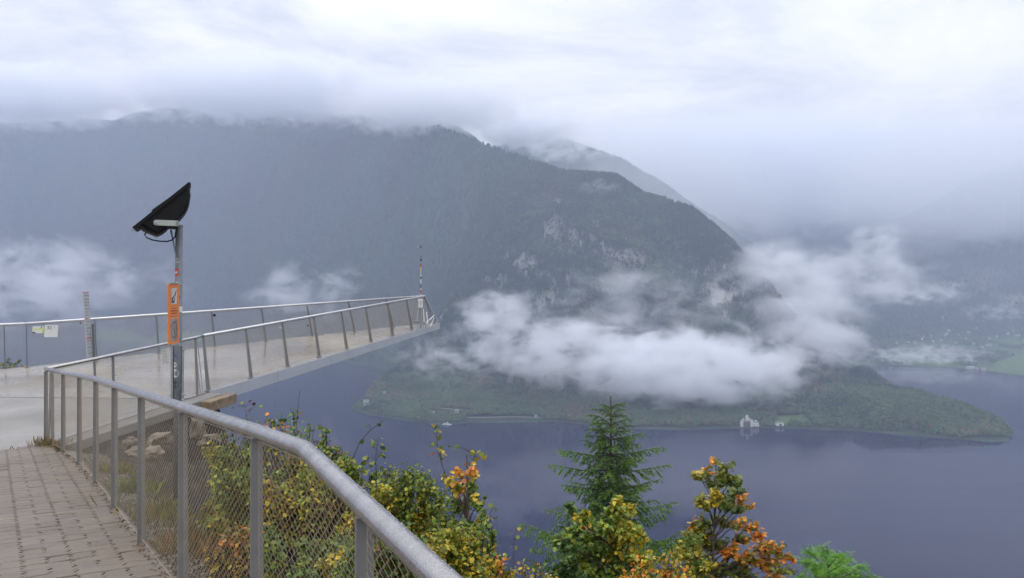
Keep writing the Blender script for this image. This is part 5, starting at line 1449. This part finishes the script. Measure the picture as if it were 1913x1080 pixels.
o = obj_np('gravel', v, f, M['stones'], None, np.clip(c, 0.02, 0.8)); tag(o, 'grey and tan gravel strip along the outer foot of the railing', 'gravel', kind='stuff')
v, f, c = scatter_strip('leaf_litter', 900, -0.06, 0.09, LEAF_ROUND, 0.022, [(0.10, 0.06, 0.035), (0.16, 0.10, 0.05), (0.06, 0.045, 0.03), (0.22, 0.16, 0.06)], 6)
o = obj_np('leaf_litter', v, f, M['litter'], None, np.clip(c, 0.01, 0.8)); tag(o, 'small brown dead leaves gathered at the foot of the railing', 'leaf litter', kind='stuff')
BLADE = (np.array([(-0.022, 0, 0), (0.022, 0, 0), (0.012, 0.6, 0.04), (0, 1.0, 0.16)], float), np.array([(0, 1, 2), (0, 2, 3)]))
def tuft(label, x, y, n, h, spread, cols, seed):
    x += 0.10; y += 0.07; n = int(n * 1.8)
    r = np.random.default_rng(seed); pos = np.array([(x + r.normal(0, spread), y + r.normal(0, spread), 0) for _ in range(n)])
    on = poly_sd(pos[:, 0], pos[:, 1], fence_poly) > -0.03
    pos[:, 2] = [path_z(q[1]) if w_ else gz(q[0], q[1]) for q, w_ in zip(pos, on)]
    cc = np.array(cols)[r.integers(0, len(cols), n)] * r.uniform(0.6, 1.3, (n, 1))
    v, f, c = leaves(BLADE, pos, h, cc, r, -1.0)
    o = obj_np('grass', v, f, M['leaf'], None, np.clip(c, 0.01, 0.8)); tag(o, label, 'grass', kind='stuff')
dry = [(0.20, 0.14, 0.05), (0.14, 0.10, 0.04), (0.26, 0.19, 0.07)]; grn = [(0.14, 0.19, 0.03), (0.20, 0.24, 0.04), (0.08, 0.12, 0.02)]
tuft('dry brown grass tuft round the corner post', -7.0, 11.25, 420, 0.14, 0.14, dry, 1)
tuft('yellow green grass tuft behind the fourth post from the corner', -4.25, 8.15, 300, 0.16, 0.11, grn, 2)
tuft('mossy grass tuft behind the third post from the corner', -5.1, 9.4, 240, 0.14, 0.10, grn + dry, 3)
tuft('yellow grass at the gravel edge beside the fifth post', -3.3, 7.0, 420, 0.16, 0.16, grn + dry, 4)
tuft('dry orange grass on the gravel beside the sixth post', -2.45, 5.85, 520, 0.16, 0.18, dry + [(0.3, 0.14, 0.03)], 5)
tuft('green weeds at the outer edge of the gravel near the camera', -1.45, 4.55, 500, 0.16, 0.14, grn, 6)
tuft('rusty grass spilling over the gravel near the camera', -1.2, 4.9, 500, 0.16, 0.22, dry + [(0.3, 0.14, 0.03)], 7)
# rocks below the retaining wall
def rock_obj(px, py, Y, w, h, label, seed):
    c = Vector(P(px, py, Y)); pr = random.Random(seed)
    import bmesh
    bm = bmesh.new(); bmesh.ops.create_icosphere(bm, subdivisions=3, radius=1)
    from mathutils import noise as mno
    for v_ in bm.verts:
        k = 0.85 + 0.55 * mno.noise(v_.co * 1.3 + Vector((seed, 0, 0))) + 0.16 * round(3 * mno.noise(v_.co * 2.6 + Vector((seed, 5, 0)))) / 1.5; v_.co = Vector((v_.co.x * w * k, v_.co.y * w * 0.8 * k, v_.co.z * h * k))
        v_.co.z = max(-h * 0.8, min(h * 0.75, v_.co.z))
    me = bpy.data.meshes.new('rock'); bm.to_mesh(me); bm.free(); me.materials.append(M['rock'])
    o = bpy.data.objects.new('rock', me); COL.objects.link(o); o.location = c; o.rotation_euler = (pr.uniform(-.3, .3), pr.uniform(-.3, .3), pr.uniform(0, 6)); tag(o, label, 'rock', 'rocks below the retaining wall')
rock_obj(243, 828, 10.6, 0.13, 0.12, 'pointed beige rock seen through the net left of the broadest rock', 1)
rock_obj(262, 846, 10.2, 0.18, 0.08, 'long flat pinkish rock lowest of the pile under the wall', 2)
rock_obj(300, 822, 10.4, 0.23, 0.13, 'broadest beige rock lying beside the lamp pole foot', 3)
rock_obj(290, 845, 10.0, 0.16, 0.07, 'small orange tinted rock under the broadest rock', 4)
rock_obj(370, 800, 10.8, 0.15, 0.2, 'upright pale rock below the stained end block', 5)
rock_obj(392, 822, 10.2, 0.15, 0.10, 'small pale rock right of the upright rock', 6)

# ================================================================== FAR SHORE
def hit(px, py, D0=1700, D1=7200, n=1400):
    D = np.linspace(D0, D1, n); x = (px - 956.5) / F * D; h, sd = H_at(x, D)
    ray = -(py - 540.0) / F * D; below = (ray < h) & (sd > 0)
    if not below.any(): return None
    k = int(np.argmax(below)); return (x[k], D[k], h[k])
M['plaster'] = simple('white_plaster', (0.36, 0.355, 0.34), 0.8, 0, 0.06, 0.3)
M['roadway'] = simple('grey_gravel_road', (0.26, 0.25, 0.23), 0.9, 0, 0.1, 0.3)
M['ivy'] = simple('ivy_covered_plaster', (0.10, 0.10, 0.085), 0.85, 0, 0.3, 0.5)
M['castle'] = simple('castle_white_plaster', (0.60, 0.59, 0.57), 0.8, 0, 0.05, 0.3)
M['cream'] = simple('cream_plaster', (0.55, 0.51, 0.44), 0.8, 0, 0.06, 0.3)
M['woodwall'] = simple('brown_timber_wall', (0.14, 0.09, 0.06), 0.8, 0, 0.15, 0.4)
M['roof'] = simple('grey_roof', (0.17, 0.165, 0.17), 0.7, 0, 0.15, 0.4)
M['redroof'] = simple('brown_tile_roof', (0.16, 0.085, 0.065), 0.8, 0, 0.15, 0.4)
M['paleroof'] = simple('pale_metal_roof', (0.34, 0.35, 0.37), 0.5, 0, 0.1, 0.4)
M['darkglass'] = simple('dark_window', (0.03, 0.035, 0.045), 0.25, 0, 0.1, 0.4)
def house_mesh(mb, w, d, h, rh, ox=0, oy=0, oz=0, mw=0, mr=1):
    x0, x1, y0, y1 = ox - w / 2, ox + w / 2, oy - d / 2, oy + d / 2
    mb.add([(x0, y0, oz - 3), (x1, y0, oz - 3), (x1, y1, oz - 3), (x0, y1, oz - 3), (x0, y0, oz + h), (x1, y0, oz + h), (x1, y1, oz + h), (x0, y1, oz + h), (x0, oy, oz + h + rh), (x1, oy, oz + h + rh)],
           [(0, 1, 5, 4), (2, 3, 7, 6), (1, 2, 6, 9, 5), (3, 0, 4, 8, 7)], mw)
    e = 0.6; x0 -= e; x1 += e; k = e * rh / (d / 2)
    mb.add([(x0, y0 - e, oz + h - k), (x1, y0 - e, oz + h - k), (x1, oy, oz + h + rh + 0.05), (x0, oy, oz + h + rh + 0.05), (x0, y1 + e, oz + h - k), (x1, y1 + e, oz + h - k)], [(0, 1, 2, 3), (3, 2, 5, 4)], mr)
variants = []
for (w, d, h, rh, mw, mr) in ((13, 10, 6.5, 4.5, 'plaster', 'roof'), (11, 10, 6, 4, 'cream', 'redroof'), (15, 11, 6, 3.5, 'plaster', 'paleroof'), (10, 12, 7, 4.5, 'woodwall', 'paleroof'), (12, 9, 5.5, 4, 'plaster', 'redroof')):
    mb = MB(); house_mesh(mb, w, d, h, rh); me = bpy.data.meshes.new('house'); me.from_pydata(mb.v, [], mb.f); me.materials.append(M[mw]); me.materials.append(M[mr]); me.polygons.foreach_set('material_index', mb.m); variants.append(me)
vill = [(210, 505), (300, 525), (380, 512), (440, 550), (560, 578), (290, 610), (340, 618), (440, 615), (530, 606), (270, 626), (345, 630), (400, 600), (480, 628), (520, 450), (625, 452), (680, 435), (740, 448), (815, 445), (880, 410), (960, 458), (990, 430), (1010, 445), (1075, 420),
        (640, 385), (670, 350), (735, 380), (1130, 355), (1200, 405), (1230, 448), (1290, 380), (1320, 405), (1160, 430), (1400, 452), (1440, 480), (1490, 488), (1555, 468), (1640, 390), (1670, 388), (1750, 355), (1780, 390), (1840, 370), (1650, 325), (1868, 372), (1500, 330), (1430, 300), (1185, 310),
        (1150, 322), (1090, 300), (1250, 370), (1380, 225), (1500, 220), (1180, 187), (1090, 185), (1870, 268), (1370, 708), (1430, 712), (1505, 720), (1640, 692), (1440, 735), (1870, 590), (1350, 340), (1460, 395), (1060, 450), (900, 440), (1110, 380), (1230, 330), (1560, 400), (1700, 340), (1800, 330)]
pr = random.Random(12)
spec = {(1370, 708): (2.4, 'long white building right on the far lake shore'), (740, 448): (1.6, 'broad pale house at the upper rim of the village mist'), (1555, 468): (2.3, 'long pale hall above the right part of the village mist'), (815, 445): (1.0, 'village church like white house with steep roof above the mist')}
for (x, y) in vill[::2] + [q for q in spec if q not in vill[::2]]:
    q = hit(1560 + x / 5.42, 560 + y / 5.42)
    if q is None: continue
    o = bpy.data.objects.new('house', variants[pr.randrange(5)]); COL.objects.link(o); o.location = (q[0], q[1], q[2] + 1); o.rotation_euler = (0, 0, pr.choice((0, 0.2, -0.3, 1.57, 1.3)) + pr.uniform(-.1, .1))
    s, lab = spec.get((x, y), (pr.uniform(0.85, 1.2), 'small pale house of the hazy village on the far side of the lake'))
    o.scale = (s, 1 if s > 1.4 else s, 1 if s > 1.4 else s)
    if s > 1.4: o.rotation_euler = (0, 0, 0.05)
    tag(o, lab, 'house', 'houses of the far village')
# white castle with turrets on the near headland shore
def shore_hit(px, py): 
    q = hit(px, py, 1700, 2600, 1800); return Vector(q) if q is not None else Vector((*lake_pt(px, py), LAKE + 2))
cb = shore_hit(1399, 796); cb.z = max(cb.z, LAKE + 3)
cas_scale = 0.88
cas = empty('castle', cb, 'white lakeside castle with towers and a tall turret below the fog bank', 'castle')
K = cb.y / F
def cpt(cx_): return (cx_ / 13.5 + 1360 - 1399) * K      # crop pixel -> metres from the castle centre
def part_box(name, xa, xb, za, zb, y, d, mat, root=cas, roof=None, rh=4):
    mb = MB(); w = cpt(xb) - cpt(xa); h = (zb - za)
    mb.box(((cpt(xa) + cpt(xb)) / 2, y, (za + zb) / 2), (w, d, h)); o = mb.build(name, M[mat]); o.parent = root
    if roof:
        m2 = MB(); c = ((cpt(xa) + cpt(xb)) / 2, y); e = w / 2 + 0.4
        if roof == 'cone': m2.add([(c[0] - e, c[1] - e, zb), (c[0] + e, c[1] - e, zb), (c[0] + e, c[1] + e, zb), (c[0] - e, c[1] + e, zb), (c[0], c[1], zb + rh)], [(0, 1, 4), (1, 2, 4), (2, 3, 4), (3, 0, 4), (3, 2, 1, 0)])
        else:
            dd = d / 2 + 0.4; m2.add([(c[0] - e, c[1] - dd, zb - 0.1), (c[0] + e, c[1] - dd, zb - 0.1), (c[0] + e, c[1], zb + rh), (c[0] - e, c[1], zb + rh), (c[0] - e, c[1] + dd, zb - 0.1), (c[0] + e, c[1] + dd, zb - 0.1)], [(0, 1, 2, 3), (3, 2, 5, 4), (0, 3, 4), (1, 5, 2)])
        r_ = m2.build('roof', M['roof']); r_.parent = o
    for i in range(max(1, int(w / 4.5))):
        for zz in np.arange(za + 5, zb - 2, 4.2):
            mw_ = MB(); mw_.box((cpt(xa) + (i + 0.5) * w / max(1, int(w / 4.5)), y - d / 2 - 0.05, zz), (1.3, 0.12, 2.0)); wo_ = mw_.build('window', M['darkglass']); wo_.parent = o
    return o
part_box('main_block', 340, 560, -4, 13, 3, 14, 'ivy', roof='gable', rh=8)
part_box('tower', 285, 350, -4, 17, -4, 7, 'castle', roof='cone', rh=4)
part_box('tower', 555, 612, -4, 19, -4, 7, 'castle', roof='cone', rh=3)
part_box('turret', 448, 515, 16, 31, 2, 6, 'castle', roof='cone', rh=4)
part_box('wing', 612, 705, -4, 11, 2, 10, 'castle', roof='gable', rh=5)
part_box('wing', 705, 790, -4, 10, 0, 9, 'castle', roof='gable', rh=4)
mb = MB()
for xc, z in ((372, 19), (545, 20), (722, 15)): 
    mb = MB(); mb.box((cpt(xc), 0, z), (3.0, 3, 5)); o = mb.build('dormer', M['castle']); o.parent = cas
cas.scale = (0.92, 1, cas_scale)
bh = shore_hit(1456, 795); bh.z = max(bh.z, LAKE + 2)
bho = empty('boathouse', bh, 'small white boathouse with one dark opening right of the castle', 'boathouse')
mb = MB(); house_mesh(mb, 19, 9, 6.5, 3.2); o = mb.build('wall', [M['castle'], M['roof']]); o.parent = bho
mb = MB(); mb.box((1.5, -4.6, 2.2), (6.5, 0.2, 4.4)); o = mb.build('shaded_opening', M['darkglass']); o.parent = bho  # dark panel painted in for the shade inside the open boathouse front
# scattered trees in front of the castle
# white passenger boat
bx, by = lake_pt(835, 794)
boat = empty('boat', (bx, by, LAKE), 'white passenger boat moored below the green point of the headland', 'boat')
mb = MB(); L_, B_ = 24, 6
hull = [(-L_ / 2, 0.6), (-L_ / 2 + 2, 1), (L_ * 0.2, 1), (L_ * 0.38, 0.65), (L_ / 2, 0.02)]
vs = []
for z, k in ((0.02, 0.8), (2.2, 1.0)):
    for x, wv in hull: vs.append((x, -wv * B_ / 2 * k, z))
    for x, wv in hull[::-1]: vs.append((x, wv * B_ / 2 * k, z))
n = 10; mb.add(vs, [tuple(range(n - 1, -1, -1)), tuple(range(n, 2 * n))] + [(i, (i + 1) % n, n + (i + 1) % n, n + i) for i in range(n)]); o = mb.build('hull', M['white']); o.parent = boat
mb = MB(); mb.box((-2, 0, 3.4), (14, 4.4, 2.4)); o = mb.build('cabin', M['white'], bevel=0.2); o.parent = boat
mb = MB(); mb.box((-2, -2.25, 3.6), (13, 0.1, 0.9)); w_ = mb.build('window_band', M['darkglass']); w_.parent = o
mb = MB(); mb.box((1.5, 0, 5.4), (4, 3.4, 1.7)); o = mb.build('wheelhouse', M['white'], bevel=0.2); o.parent = boat
mb = MB(); mb.tube([(-1, 0, 4.6), (0.5, 0, 9.0)], 0.15, 6); o = mb.build('mast', M['white']); o.parent = boat
# single buildings on the headland
for (px, py, lab, s) in ((684, 757, 'pale house with balcony at the very tip of the headland', 1.3), (718, 736, 'tiny white house among the trees of the headland tip', 0.7), (853, 772, 'pale house beside the shore road of the headland', 0.9), (1001, 780, 'tiny pale hut at the end of the shore strip', 0.6), (809, 774, 'small cream hut in the green trees above the moored boat', 0.7)):
    q = shore_hit(px, py); root = empty('house', q + Vector((0, 0, 1)), lab, 'house')
    mb = MB(); house_mesh(mb, 12 * s, 9 * s, 8 * s, 4 * s); o = mb.build('wall', [M['plaster'], M['roof']]); o.parent = root
    mb = MB(); mb.box((0, -4.6 * s, 4 * s), (7 * s, 0.2, 1.6 * s)); w_ = mb.build('window', M['darkglass']); w_.parent = root
# shore road and track: pale strips laid on the land
def strip(name, pix, wd_, mat, up=1.2):
    P_ = [shore_hit(x, y) for x, y in pix]; mb = MB(); vs = []
    for q in P_: vs += [(q.x, q.y - wd_, q.z + up - 0.6), (q.x, q.y + wd_, q.z + up)]
    n = len(P_); mb.add(vs, [(2 * i, 2 * i + 2, 2 * i + 3, 2 * i + 1) for i in range(n - 1)])
    o = mb.build(name, M[mat]); tag(o, kind='structure')
strip('road', [(872, 781), (900, 781), (940, 780), (975, 780), (1010, 781)], 2.0, 'roadway', 1.8)
strip('road', [(823, 768), (835, 769), (850, 770), (875, 772)], 1.6, 'roadway', 8)
